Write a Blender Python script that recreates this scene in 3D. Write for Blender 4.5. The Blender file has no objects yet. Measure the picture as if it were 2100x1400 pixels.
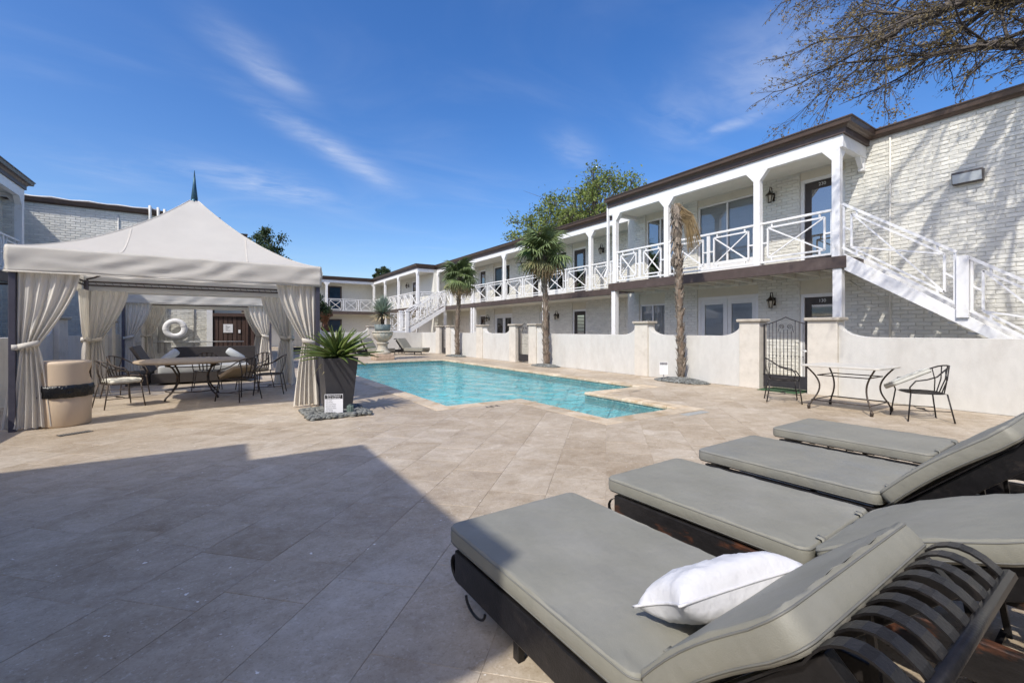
import bpy, bmesh, math, random
from mathutils import Vector, Matrix, noise
R = math.radians
rnd = random.Random(7)
SC = bpy.context.scene
COL = SC.collection

# ------------------------------------------------------------------ camera, sky, sun, exposure
cam = bpy.data.cameras.new('camera'); camo = bpy.data.objects.new('camera', cam); COL.objects.link(camo)
cam.sensor_width = 36; cam.lens = 908 / 2100 * 36; cam.shift_y = -23 / 2100
cam.clip_start = 0.05; cam.clip_end = 2000
camo.location = (0, 0, 1.4); camo.rotation_euler = (R(90), 0, R(-33))
SC.camera = camo

SUN_DIR = Vector((.81, .388, -1.0)).normalized()          # the way the light travels
SUN_EL = math.asin(-SUN_DIR.z)
SUN_AZ = math.atan2(-SUN_DIR.x, -SUN_DIR.y)               # clockwise from +Y, towards the sun
W = bpy.data.worlds.new('World'); SC.world = W; W.use_nodes = True
wn, wl = W.node_tree.nodes, W.node_tree.links; wn.clear()
def wnode(t, **k):
    n = wn.new(t)
    for a, b in k.items(): setattr(n, a, b)
    return n
def wmath(op, a, b=None):
    n = wnode('ShaderNodeMath', operation=op)
    for i, x in enumerate((a, b)):
        if x is None: continue
        if isinstance(x, (int, float)): n.inputs[i].default_value = x
        else: wl.new(x, n.inputs[i])
    return n.outputs[0]
wout = wnode('ShaderNodeOutputWorld'); bg = wnode('ShaderNodeBackground')
sky = wnode('ShaderNodeTexSky', sky_type='NISHITA', sun_disc=False, sun_elevation=SUN_EL, sun_rotation=SUN_AZ,
            altitude=250, air_density=1.0, dust_density=2.2, ozone_density=2.0)
hs = wnode('ShaderNodeHueSaturation'); hs.inputs['Saturation'].default_value = 1.36; hs.inputs['Hue'].default_value = .510; hs.inputs['Value'].default_value = 1.12
wl.new(sky.outputs[0], hs.inputs['Color'])
# thin cirrus high up, drawn in the directions of the sky itself
tc = wnode('ShaderNodeTexCoord'); sep = wnode('ShaderNodeSeparateXYZ'); wl.new(tc.outputs['Generated'], sep.inputs[0])
zz = wmath('ADD', sep.outputs[2], .06)
px, py = wmath('DIVIDE', sep.outputs[0], zz), wmath('DIVIDE', sep.outputs[1], zz)
comb = wnode('ShaderNodeCombineXYZ'); wl.new(px, comb.inputs[0]); wl.new(py, comb.inputs[1])
def cirrus(rot, sx, sy, off, lo, hi, det=6, dist=.6):
    mp = wnode('ShaderNodeMapping'); wl.new(comb.outputs[0], mp.inputs[0])
    mp.inputs['Rotation'].default_value = (0, 0, R(rot)); mp.inputs['Scale'].default_value = (sx, sy, 1); mp.inputs['Location'].default_value = off
    n = wnode('ShaderNodeTexNoise'); n.inputs['Detail'].default_value = det; n.inputs['Scale'].default_value = 1
    n.inputs['Distortion'].default_value = dist; n.inputs['Roughness'].default_value = .55
    wl.new(mp.outputs[0], n.inputs['Vector'])
    r = wnode('ShaderNodeMapRange', interpolation_type='SMOOTHSTEP'); wl.new(n.outputs[0], r.inputs[0])
    r.inputs[1].default_value = lo; r.inputs[2].default_value = hi
    return r.outputs[0]
def band(x0, y0, x1, y1, w):
    """1 on the streak from (x0,y0) to (x1,y1) of the cloud plane, fading over width w and past its ends"""
    dx, dy = x1 - x0, y1 - y0; L = math.hypot(dx, dy); ux, uy = dx / L, dy / L
    rx, ry = wmath('SUBTRACT', px, (x0 + x1) / 2), wmath('SUBTRACT', py, (y0 + y1) / 2)
    al = wmath('ADD', wmath('MULTIPLY', rx, ux), wmath('MULTIPLY', ry, uy))
    pe = wmath('ADD', wmath('MULTIPLY', rx, -uy), wmath('MULTIPLY', ry, ux))
    q = wmath('ADD', wmath('POWER', wmath('ABSOLUTE', wmath('DIVIDE', al, L / 2)), 2), wmath('POWER', wmath('ABSOLUTE', wmath('DIVIDE', pe, w)), 2))
    return wmath('EXPONENT', wmath('MULTIPLY', q, -1.1))
def skyp(x, y):        # photograph direction -> cloud plane
    u, v = (x - 1050) / 908, (677 - y) / 908; s, c = math.sin(R(33)), math.cos(R(33))
    X, Y, Z = s + c * u, c - s * u, v; n = math.sqrt(X * X + Y * Y + Z * Z); d = Z / n + .06
    return X / n / d, Y / n / d
streaks = [((430, 40), (620, 210), .08, .7), ((510, 200), (815, 390), .085, .95), ((360, 335), (680, 415), .22, .95),
           ((1640, 30), (1560, 240), .22, .7), ((1420, 150), (1390, 300), .16, .35), ((1150, 270), (1205, 345), .10, .5), ((1590, 220), (1420, 290), .06, .7),
           ((80, 330), (420, 380), .3, .3)]
wisps = cirrus(35, 1.5, 2.6, (3.1, 1.7, 0), .26, .80, 9, 1.6)
fil = cirrus(50, 5, 11.0, (1.1, .7, 0), .3, .75, 8, 1.6)
tot = None
for (a, b, w, g) in streaks:
    m = wmath('MULTIPLY', band(*skyp(*a), *skyp(*b), w), g)
    tot = m if tot is None else wmath('MAXIMUM', tot, m)
veil = wmath('MULTIPLY', cirrus(20, .8, 1.4, (8.3, 2.2, 0), .45, .85, 6, 1.2), .09)
cl = wmath('ADD', wmath('MULTIPLY', wmath('MULTIPLY', tot, wmath('ADD', wmath('MULTIPLY', wisps, .75), wmath('MULTIPLY', fil, .25))), .62), veil)
cl = wmath('MINIMUM', cl, .8)
mixc = wnode('ShaderNodeMixRGB'); wl.new(cl, mixc.inputs[0]); wl.new(hs.outputs[0], mixc.inputs[1]); mixc.inputs[2].default_value = (4.6, 4.9, 5.6, 1)
wl.new(mixc.outputs[0], bg.inputs[0]); bg.inputs[1].default_value = 0.15
wl.new(bg.outputs[0], wout.inputs[0])

sl = bpy.data.lights.new('sun', 'SUN'); so = bpy.data.objects.new('sun', sl); COL.objects.link(so)
sl.energy = 3.45; sl.angle = R(.53); sl.color = (1.0, .952, .868)
so.rotation_euler = SUN_DIR.to_track_quat('-Z', 'Y').to_euler(); so.location = (-20, -10, 30)
vs = SC.view_settings; vs.view_transform = 'Standard'; vs.look = 'None'; vs.exposure = 0.25; vs.gamma = 1; vs.use_curve_mapping = False
SC.cycles.max_bounces = 8; SC.cycles.transparent_max_bounces = 24; SC.cycles.caustics_refractive = False; SC.cycles.caustics_reflective = False

# ------------------------------------------------------------------ materials
MATS = {}
def mat(name, col, rough=.6, var=.10, scale=6, bump=0., bscale=40, metal=0., spec=.4, col2=None, c2lo=.55, c2hi=.7, c2scale=3, per=0., island=False,
        aniso=(1, 1, 1), transl=0., coat=0., bdist=.01, detail=6, bump2=0., b2scale=4):
    """one procedural material: base colour with noise, an optional second colour in patches, per-object or per-island tone, relief"""
    if name in MATS: return MATS[name]
    m = bpy.data.materials.new(name); m.use_nodes = True; nt = m.node_tree; N, L = nt.nodes, nt.links
    b = N['Principled BSDF']; out = N['Material Output']
    b.inputs['Roughness'].default_value = rough; b.inputs['Metallic'].default_value = metal; b.inputs['Specular IOR Level'].default_value = spec
    if coat: b.inputs['Coat Weight'].default_value = coat; b.inputs['Coat Roughness'].default_value = .15
    t = N.new('ShaderNodeTexCoord'); oi = N.new('ShaderNodeObjectInfo')
    add = N.new('ShaderNodeVectorMath'); add.operation = 'MULTIPLY_ADD'
    cx = N.new('ShaderNodeCombineXYZ'); L.new(oi.outputs['Random'], cx.inputs[0]); L.new(oi.outputs['Random'], cx.inputs[1])
    L.new(cx.outputs[0], add.inputs[0]); add.inputs[1].default_value = (37, 91, 13); L.new(t.outputs['Object'], add.inputs[2])
    mp = N.new('ShaderNodeMapping'); mp.inputs['Scale'].default_value = aniso; L.new(add.outputs[0], mp.inputs[0])
    v = mp.outputs[0]
    def noi(s, d=detail, rg=.55):
        n = N.new('ShaderNodeTexNoise'); n.inputs['Scale'].default_value = s; n.inputs['Detail'].default_value = d; n.inputs['Roughness'].default_value = rg
        L.new(v, n.inputs['Vector']); return n.outputs[0]
    def rng(x, a, c, lo=0., hi=1.):
        n = N.new('ShaderNodeMapRange'); L.new(x, n.inputs[0]); n.inputs[1].default_value = a; n.inputs[2].default_value = c
        n.inputs[3].default_value = lo; n.inputs[4].default_value = hi; return n.outputs[0]
    def mul(a, x):
        n = N.new('ShaderNodeMixRGB'); n.blend_type = 'MULTIPLY'; n.inputs[0].default_value = 1
        if isinstance(a, tuple): n.inputs[1].default_value = (*a, 1)
        else: L.new(a, n.inputs[1])
        L.new(x, n.inputs[2]); return n.outputs[0]
    c = N.new('ShaderNodeRGB'); c.outputs[0].default_value = (*col, 1); c = c.outputs[0]
    if col2:
        n = N.new('ShaderNodeMixRGB'); L.new(rng(noi(c2scale, 8, .62), c2lo, c2hi), n.inputs[0]); L.new(c, n.inputs[1]); n.inputs[2].default_value = (*col2, 1); c = n.outputs[0]
    c = mul(c, rng(noi(scale), .3, .7, 1 - var, 1 + var))
    if per:
        src = oi.outputs['Random']
        if island: src = N.new('ShaderNodeNewGeometry').outputs['Random Per Island']
        c = mul(c, rng(src, 0, 1, 1 - per, 1 + per))
    L.new(c, b.inputs['Base Color'])
    if bump or bump2:
        bp = N.new('ShaderNodeBump'); bp.inputs['Strength'].default_value = bump or .001; bp.inputs['Distance'].default_value = bdist
        L.new(noi(bscale), bp.inputs['Height']); L.new(bp.outputs[0], b.inputs['Normal'])
        if bump2:
            bp2 = N.new('ShaderNodeBump'); bp2.inputs['Strength'].default_value = bump2; bp2.inputs['Distance'].default_value = .05
            L.new(noi(b2scale, 3), bp2.inputs['Height']); L.new(bp.outputs[0], bp2.inputs['Normal']); L.new(bp2.outputs[0], b.inputs['Normal'])
    if transl:
        tr = N.new('ShaderNodeBsdfTranslucent'); L.new(c, tr.inputs[0]); mx = N.new('ShaderNodeMixShader'); mx.inputs[0].default_value = transl
        L.new(b.outputs[0], mx.inputs[1]); L.new(tr.outputs[0], mx.inputs[2]); L.new(mx.outputs[0], out.inputs[0])
    MATS[name] = m
    return m

def travertine(name, island):
    m = bpy.data.materials.new(name); m.use_nodes = True; nt = m.node_tree; N, L = nt.nodes, nt.links; b = N['Principled BSDF']
    t = N.new('ShaderNodeTexCoord'); oi = N.new('ShaderNodeObjectInfo'); geo = N.new('ShaderNodeNewGeometry')
    rsrc = geo.outputs['Random Per Island'] if island else oi.outputs['Random']
    cx = N.new('ShaderNodeCombineXYZ'); L.new(rsrc, cx.inputs[0]); L.new(rsrc, cx.inputs[1]); L.new(rsrc, cx.inputs[2])
    def vadd(k, sc):
        a = N.new('ShaderNodeVectorMath'); a.operation = 'MULTIPLY_ADD'; L.new(cx.outputs[0], a.inputs[0]); a.inputs[1].default_value = (k, k * 1.7, k * .3)
        L.new(geo.outputs['Position'], a.inputs[2])
        p = N.new('ShaderNodeMapping'); p.inputs['Rotation'].default_value = (0, 0, R(45)); p.inputs['Scale'].default_value = sc; L.new(a.outputs[0], p.inputs[0]); return p.outputs[0]
    def noi(v, s, d=6, rg=.6, dist=0):
        n = N.new('ShaderNodeTexNoise'); n.inputs['Scale'].default_value = s; n.inputs['Detail'].default_value = d; n.inputs['Roughness'].default_value = rg; n.inputs['Distortion'].default_value = dist
        L.new(v, n.inputs['Vector']); return n.outputs[0]
    def rng(x, a, c, lo=0., hi=1.):
        n = N.new('ShaderNodeMapRange'); L.new(x, n.inputs[0]); n.inputs[1].default_value = a; n.inputs[2].default_value = c; n.inputs[3].default_value = lo; n.inputs[4].default_value = hi; return n.outputs[0]
    def mix(f, a, c, bt='MIX'):
        n = N.new('ShaderNodeMixRGB'); n.blend_type = bt
        for i, x in ((0, f), (1, a), (2, c)):
            if isinstance(x, tuple): n.inputs[i].default_value = (*x, 1)
            elif isinstance(x, float): n.inputs[i].default_value = x
            else: L.new(x, n.inputs[i])
        return n.outputs[0]
    v1 = vadd(53, (1, 1.55, 1)); v2 = vadd(17, (1, 1, 1)); vg = vadd(0, (1, 1, 1))
    hue = N.new('ShaderNodeValToRGB'); L.new(rsrc, hue.inputs[0]); e = hue.color_ramp.elements
    e[0].position, e[0].color = 0, (.58, .495, .39, 1); e[1].position, e[1].color = 1, (.61, .535, .435, 1)
    for p, c in ((.10, (.52, .44, .34, 1)), (.3, (.595, .515, .41, 1)), (.55, (.61, .535, .435, 1)), (.72, (.565, .485, .385, 1)), (.86, (.63, .56, .465, 1))):
        q = e.new(p); q.color = c
    c = hue.outputs[0]
    c = mix(rng(noi(v1, 2.6, 8, .6, .8), .34, .66), c, mix(1.0, c, (.78, .75, .70), 'MULTIPLY'))
    c = mix(rng(noi(v1, 7, 8, .7, 1.5), .56, .68, 0, .55), c, (.68, .62, .53))
    c = mix(rng(noi(v1, 11, 8, .75, 2.), .55, .70, 0, .6), c, mix(1.0, c, (.62, .56, .48), 'MULTIPLY'))
    c = mix(rng(noi(vg, .35, 5, .6), .38, .62, 0, .7), c, mix(1.0, c, (.72, .67, .60), 'MULTIPLY'))
    c = mix(rng(noi(vg, 2.1, 8, .68, .5), .46, .66, 0, .55), c, mix(1.0, c, (.74, .69, .63), 'MULTIPLY'))
    c = mix(rng(noi(vg, 16, 8, .72), .40, .64, 0, .42), c, mix(1.0, c, (.70, .66, .61), 'MULTIPLY'))
    c = mix(rng(noi(v2, 70, 4, .7), .52, .68, 0, .5), c, mix(1.0, c, (.66, .62, .57), 'MULTIPLY'))
    c = mix(rng(noi(v2, 46, 4, .7), .58, .70, 0, .45), c, (.70, .65, .57))
    pit = rng(noi(v1, 34, 5, .68, .6), .63, .68)
    pm = rng(noi(v2, 1.3, 4), .40, .62)
    pit = mix(1.0, pit, pm, 'MULTIPLY')
    c = mix(pit, c, mix(1.0, c, (.34, .28, .22), 'MULTIPLY'))
    chip = rng(noi(v2, 19, 3, .5), .735, .76)
    c = mix(chip, c, (.86, .83, .77))
    L.new(c, b.inputs['Base Color']); b.inputs['Roughness'].default_value = .55; b.inputs['Specular IOR Level'].default_value = .35
    r = rng(noi(v2, 6, 6), .3, .7, .42, .72); L.new(r, b.inputs['Roughness'])
    hgt = N.new('ShaderNodeMath'); hgt.operation = 'SUBTRACT'; L.new(rng(noi(v2, 30, 6, .7), .3, .7, 0, .35), hgt.inputs[0]); L.new(pit, hgt.inputs[1])
    bp = N.new('ShaderNodeBump'); bp.inputs['Strength'].default_value = .35; bp.inputs['Distance'].default_value = .006; L.new(hgt.outputs[0], bp.inputs['Height']); L.new(bp.outputs[0], b.inputs['Normal'])
    MATS[name] = m; return m

TILE = travertine('travertine', False); TILES = travertine('travertine_far', True)
GROUT = mat('grout', (.47, .41, .33), .9, .15, 20)
COPE = mat('coping_stone', (.57, .475, .35), .55, .12, 9, .3, 60, col2=(.40, .28, .15), c2lo=.46, c2hi=.70, c2scale=3, per=.2)
STUCCO = mat('white_stucco', (.60, .592, .56), .9, .05, 9, .5, 55, bdist=.008, col2=(.51, .49, .45), c2lo=.50, c2hi=.82, c2scale=1.6, aniso=(1, 1, .45), bump2=.12, b2scale=5)
PIERM = mat('pier_stucco', (.64, .60, .53), .85, .07, 5, .3, 60, bdist=.006, col2=(.52, .475, .405), c2lo=.52, c2hi=.8, c2scale=4)
CAPM = mat('pier_cap_stone', (.46, .415, .345), .8, .15, 14, .4, 50, bdist=.01, col2=(.33, .29, .24), c2lo=.5, c2hi=.7, c2scale=7)
BRICK = mat('painted_brick', (.71, .695, .63), .75, .05, 9, .5, 45, bdist=.006, per=.07, bump2=.25, b2scale=14)
BRICKI = mat('painted_brick_far', (.71, .695, .63), .75, .05, 9, .5, 45, bdist=.006, per=.07, island=True, bump2=.25, b2scale=14)
MORTAR = mat('painted_mortar', (.66, .645, .585), .85, .08, 12, .3, 50)
PANEL = mat('cream_panel', (.66, .62, .52), .7, .05, 3, .1, 30)
WHITE = mat('white_trim_paint', (.80, .80, .80), .45, .035, 5, .08, 30, col2=(.64, .625, .58), c2lo=.52, c2hi=.78, c2scale=5)
SOFFIT = mat('soffit_paint', (.74, .72, .65), .7, .05, 3, .1, 30)
BROWN = mat('brown_fascia', (.085, .062, .054), .5, .12, 6, .1, 40, col2=(.12, .095, .085), c2lo=.55, c2hi=.75)
GUTTER = mat('brown_gutter_metal', (.105, .074, .060), .38, .10, 4, .05, 30, metal=.15)
ROOFM = mat('flat_roof', (.22, .21, .20), .9, .2, 8)
DARKDOOR = mat('dark_door_paint', (.052, .042, .038), .42, .15, 6)
CREAMDOOR = mat('white_door_paint', (.74, .74, .73), .4, .04, 5)
LOUVER = mat('grey_louver', (.10, .085, .075), .5, .1, 6)
BLIND = mat('blind_white', (.78, .79, .78), .6, .04, 8)
CURT_IN = mat('room_curtain', (.56, .56, .57), .9, .08, 8, aniso=(1, 6, .2))
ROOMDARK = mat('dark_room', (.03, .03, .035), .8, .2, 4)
IRON = mat('dark_iron', (.030, .027, .027), .42, .25, 20, .2, 60, metal=.35, col2=(.075, .055, .042), c2lo=.58, c2hi=.72, c2scale=9)
CHAIRIRON = mat('bronze_iron', (.060, .048, .040), .48, .25, 20, .2, 60, metal=.3, col2=(.15, .095, .06), c2lo=.52, c2hi=.7, c2scale=12)
GATEM = mat('gate_iron', (.045, .043, .047), .45, .15, 15, .1, 60, metal=.3)
BLACKF = mat('black_lounger_iron', (.016, .015, .016), .33, .3, 25, .12, 120, metal=.3, col2=(.045, .038, .034), c2lo=.56, c2hi=.75, c2scale=11)
RUSTF = mat('rusty_lounger_iron', (.020, .018, .018), .45, .35, 25, .3, 80, metal=.2, col2=(.19, .065, .026), c2lo=.56, c2hi=.70, c2scale=6, aniso=(1, .45, 1))
VINYL = mat('grey_vinyl', (.240, .235, .198), .55, .07, 3, .3, 260, spec=.35, bdist=.003, col2=(.272, .266, .236), c2lo=.45, c2hi=.75, c2scale=2.2, bump2=.22, b2scale=5)
VINYL2 = mat('grey_vinyl_worn', (.234, .229, .196), .55, .08, 3, .3, 260, spec=.35, bdist=.003, col2=(.215, .22, .21), c2lo=.5, c2hi=.75, c2scale=2, bump2=.3, b2scale=6)
PIPING = mat('dark_piping', (.165, .163, .148), .5, .1, 10)
PILLOW = mat('white_pillow', (.66, .66, .68), .6, .03, 4, .2, 150, bdist=.003, bump2=.25, b2scale=9)
CANVAS = mat('cream_canvas', (.86, .83, .77), .75, .03, 3, .15, 300, bdist=.002, transl=.5, bump2=.05, b2scale=4)
CANVASU = mat('beige_canvas_lining', (.66, .55, .41), .8, .05, 3, .15, 300, bdist=.002, transl=.2)
CURTAIN = mat('curtain_canvas', (.77, .73, .655), .8, .05, 4, .2, 300, bdist=.002, transl=.28, col2=(.68, .62, .53), c2lo=.5, c2hi=.85, c2scale=2)
CABFRAME = mat('cabana_frame', (.06, .043, .035), .4, .1, 10, metal=.4)
BLUEPOST = mat('cabana_post', (.10, .095, .12), .4, .1, 10, metal=.4)
FINIAL = mat('finial_verdigris', (.045, .10, .13), .35, .3, 20, metal=.6)
BINM = mat('tan_bin_plastic', (.58, .455, .325), .5, .05, 4, .3, 200, bdist=.003)
BAG = mat('black_bin_bag', (.012, .012, .013), .22, .2, 12, .6, 18, bdist=.03)
PLANTER = mat('charcoal_planter', (.058, .057, .062), .5, .1, 5, .15, 80)
AGAVE = mat('agave_leaf', (.135, .20, .05), .42, .2, 5, .1, 40, per=.30, spec=.5, col2=(.22, .26, .085), c2lo=.5, c2hi=.75, transl=.1)
AGDRY = mat('agave_dry_leaf', (.38, .33, .17), .6, .2, 5, per=.2)
YUCCA = mat('yucca_leaf', (.33, .38, .30), .5, .15, 6, per=.25, island=True)
YUCDRY = mat('yucca_dry_leaf', (.50, .42, .28), .7, .2, 6, per=.25, island=True)
STONE = mat('urn_stone', (.50, .45, .36), .85, .15, 12, .5, 40, col2=(.34, .36, .33), c2lo=.48, c2hi=.68, c2scale=6)
LEADM = mat('urn_pot', (.22, .26, .26), .8, .15, 9, .2, 40)
PEBBLE = mat('river_stone', (.155, .16, .15), .6, .15, 12, per=.45, island=True)
BEDBASE = mat('gravel_soil', (.06, .055, .05), .95, .3, 20)
PALMTR = mat('palm_trunk', (.17, .125, .092), .9, .35, 30, .8, 40, bdist=.02, aniso=(1, 1, .35), col2=(.30, .255, .205), c2lo=.5, c2hi=.68, c2scale=12)
PALMST = mat('palm_leaf_stub', (.235, .195, .155), .9, .3, 14, .4, 40, per=.4, island=True, aniso=(1, 1, .3))
PALMLF = mat('palm_leaf', (.155, .205, .08), .45, .25, 6, per=.35, transl=.15)
PALMMID = mat('palm_leaf_yellowing', (.27, .26, .12), .5, .25, 6, per=.3, transl=.15)
PALMDRY = mat('palm_leaf_dry', (.33, .245, .135), .75, .25, 6, per=.3, transl=.1)
BARK = mat('tree_bark', (.115, .098, .085), .9, .3, 12, .6, 30, bdist=.02)
BARKD = mat('dark_bark', (.055, .046, .04), .9, .3, 12, .5, 30, bdist=.02)
LEAFY = mat('spring_leaf', (.185, .235, .058), .55, .2, 4, per=.45, island=True, transl=.35)
LEAFD = mat('evergreen_leaf', (.038, .066, .024), .5, .2, 4, per=.45, island=True, transl=.2)
LEAFT = mat('tan_bud_leaf', (.24, .185, .085), .6, .2, 4, per=.4, island=True, transl=.3)
WOODG = mat('brown_board', (.085, .052, .043), .55, .15, 6, .3, 30, per=.18, aniso=(6, 6, .6))
PAPER = mat('paper_sheet', (.82, .82, .85), .7, .02, 4)
INK = mat('black_ink', (.015, .015, .015), .6, .1, 9)
GOLDP = mat('notice_board', (.42, .29, .12), .6, .2, 8)
RING = mat('ring_buoy', (.84, .84, .86), .45, .03, 5)
TTOP = mat('cabana_table_stone', (.40, .315, .225), .5, .12, 7, .2, 50)
TTOPR = mat('pale_table_stone', (.58, .555, .50), .5, .08, 7, .2, 50)
SEATC = mat('cream_seat_cushion', (.64, .61, .52), .8, .06, 5, .2, 200, bdist=.003, bump2=.2, b2scale=9)
TANC = mat('tan_seat_cushion', (.44, .34, .225), .8, .06, 5, .2, 200, bdist=.003, bump2=.2, b2scale=9)
DARKSOFA = mat('dark_sofa', (.050, .043, .040), .55, .1, 6)
GRASSM = mat('artificial_turf', (.05, .11, .05), .95, .3, 30, .5, 90)
EARTH = mat('earth', (.20, .18, .14), .95, .2, .8)
LAMPG = mat('lantern_glass', (.42, .38, .30), .25, .15, 8)
LAMPM = mat('lantern_metal', (.040, .030, .022), .4, .2, 20, metal=.5)
FLOODG = mat('flood_glass', (.50, .54, .56), .2, .1, 10)
REDM = mat('red_bell', (.42, .025, .018), .4, .1, 9)
CONDUIT = mat('white_conduit', (.62, .61, .58), .5, .1, 9)
METALW = mat('pale_pole', (.70, .70, .68), .4, .08, 9)
PLASTER = mat('pool_plaster', (.50, .80, .84), .7, .06, 1.6, .05, 20, col2=(.44, .76, .82), c2lo=.45, c2hi=.7, c2scale=.9)
WLTILE = mat('waterline_tile', (.16, .30, .30), .3, .3, 25, col2=(.34, .46, .42), c2lo=.48, c2hi=.62, c2scale=16)

def glassy(name, tint=(.75, .8, .82), refl=.16):
    m = bpy.data.materials.new(name); m.use_nodes = True; nt = m.node_tree; N, L = nt.nodes, nt.links; N.remove(N['Principled BSDF'])
    fr = N.new('ShaderNodeFresnel'); fr.inputs[0].default_value = 1.5
    ad = N.new('ShaderNodeMath'); ad.operation = 'ADD'; ad.use_clamp = True; ad.inputs[1].default_value = refl; L.new(fr.outputs[0], ad.inputs[0])
    t = N.new('ShaderNodeBsdfTransparent'); t.inputs[0].default_value = (*tint, 1); g = N.new('ShaderNodeBsdfGlossy'); g.inputs['Roughness'].default_value = .01
    mx = N.new('ShaderNodeMixShader'); L.new(ad.outputs[0], mx.inputs[0]); L.new(t.outputs[0], mx.inputs[1]); L.new(g.outputs[0], mx.inputs[2]); L.new(mx.outputs[0], N['Material Output'].inputs[0])
    MATS[name] = m; return m
GLASS = glassy('window_glass', (.88, .9, .92), .03); GLASSR = glassy('door_glass', (.45, .5, .55), .34)
def water_mat():
    m = bpy.data.materials.new('pool_water'); m.use_nodes = True; nt = m.node_tree; N, L = nt.nodes, nt.links; N.remove(N['Principled BSDF'])
    t = N.new('ShaderNodeTexCoord'); mp = N.new('ShaderNodeMapping'); mp.inputs['Rotation'].default_value = (0, 0, R(20)); mp.inputs['Scale'].default_value = (1, 1.7, 1); L.new(t.outputs['Object'], mp.inputs[0])
    n1 = N.new('ShaderNodeTexNoise'); n1.inputs['Scale'].default_value = 1.7; n1.inputs['Detail'].default_value = 3; n1.inputs['Distortion'].default_value = .8; L.new(mp.outputs[0], n1.inputs['Vector'])
    n2 = N.new('ShaderNodeTexNoise'); n2.inputs['Scale'].default_value = 5.5; n2.inputs['Detail'].default_value = 3; n2.inputs['Distortion'].default_value = .6; L.new(mp.outputs[0], n2.inputs['Vector'])
    b1 = N.new('ShaderNodeBump'); b1.inputs['Strength'].default_value = .6; b1.inputs['Distance'].default_value = .16; L.new(n1.outputs[0], b1.inputs['Height'])
    b2 = N.new('ShaderNodeBump'); b2.inputs['Strength'].default_value = .55; b2.inputs['Distance'].default_value = .045; L.new(n2.outputs[0], b2.inputs['Height']); L.new(b1.outputs[0], b2.inputs['Normal'])
    fr = N.new('ShaderNodeFresnel'); fr.inputs[0].default_value = 1.32; L.new(b2.outputs[0], fr.inputs['Normal'])
    tr = N.new('ShaderNodeBsdfTransparent'); tr.inputs[0].default_value = (.66, .95, .975, 1)
    df = N.new('ShaderNodeBsdfDiffuse'); df.inputs[0].default_value = (.15, .50, .58, 1); L.new(b2.outputs[0], df.inputs['Normal'])
    mr = N.new('ShaderNodeMixShader'); mr.inputs[0].default_value = .20; L.new(tr.outputs[0], mr.inputs[1]); L.new(df.outputs[0], mr.inputs[2])
    g = N.new('ShaderNodeBsdfGlossy'); g.inputs['Roughness'].default_value = .03; L.new(b2.outputs[0], g.inputs['Normal'])
    mx = N.new('ShaderNodeMixShader'); L.new(fr.outputs[0], mx.inputs[0]); L.new(mr.outputs[0], mx.inputs[1]); L.new(g.outputs[0], mx.inputs[2]); L.new(mx.outputs[0], N['Material Output'].inputs[0])
    MATS['pool_water'] = m; return m
WATER = water_mat()

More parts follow.
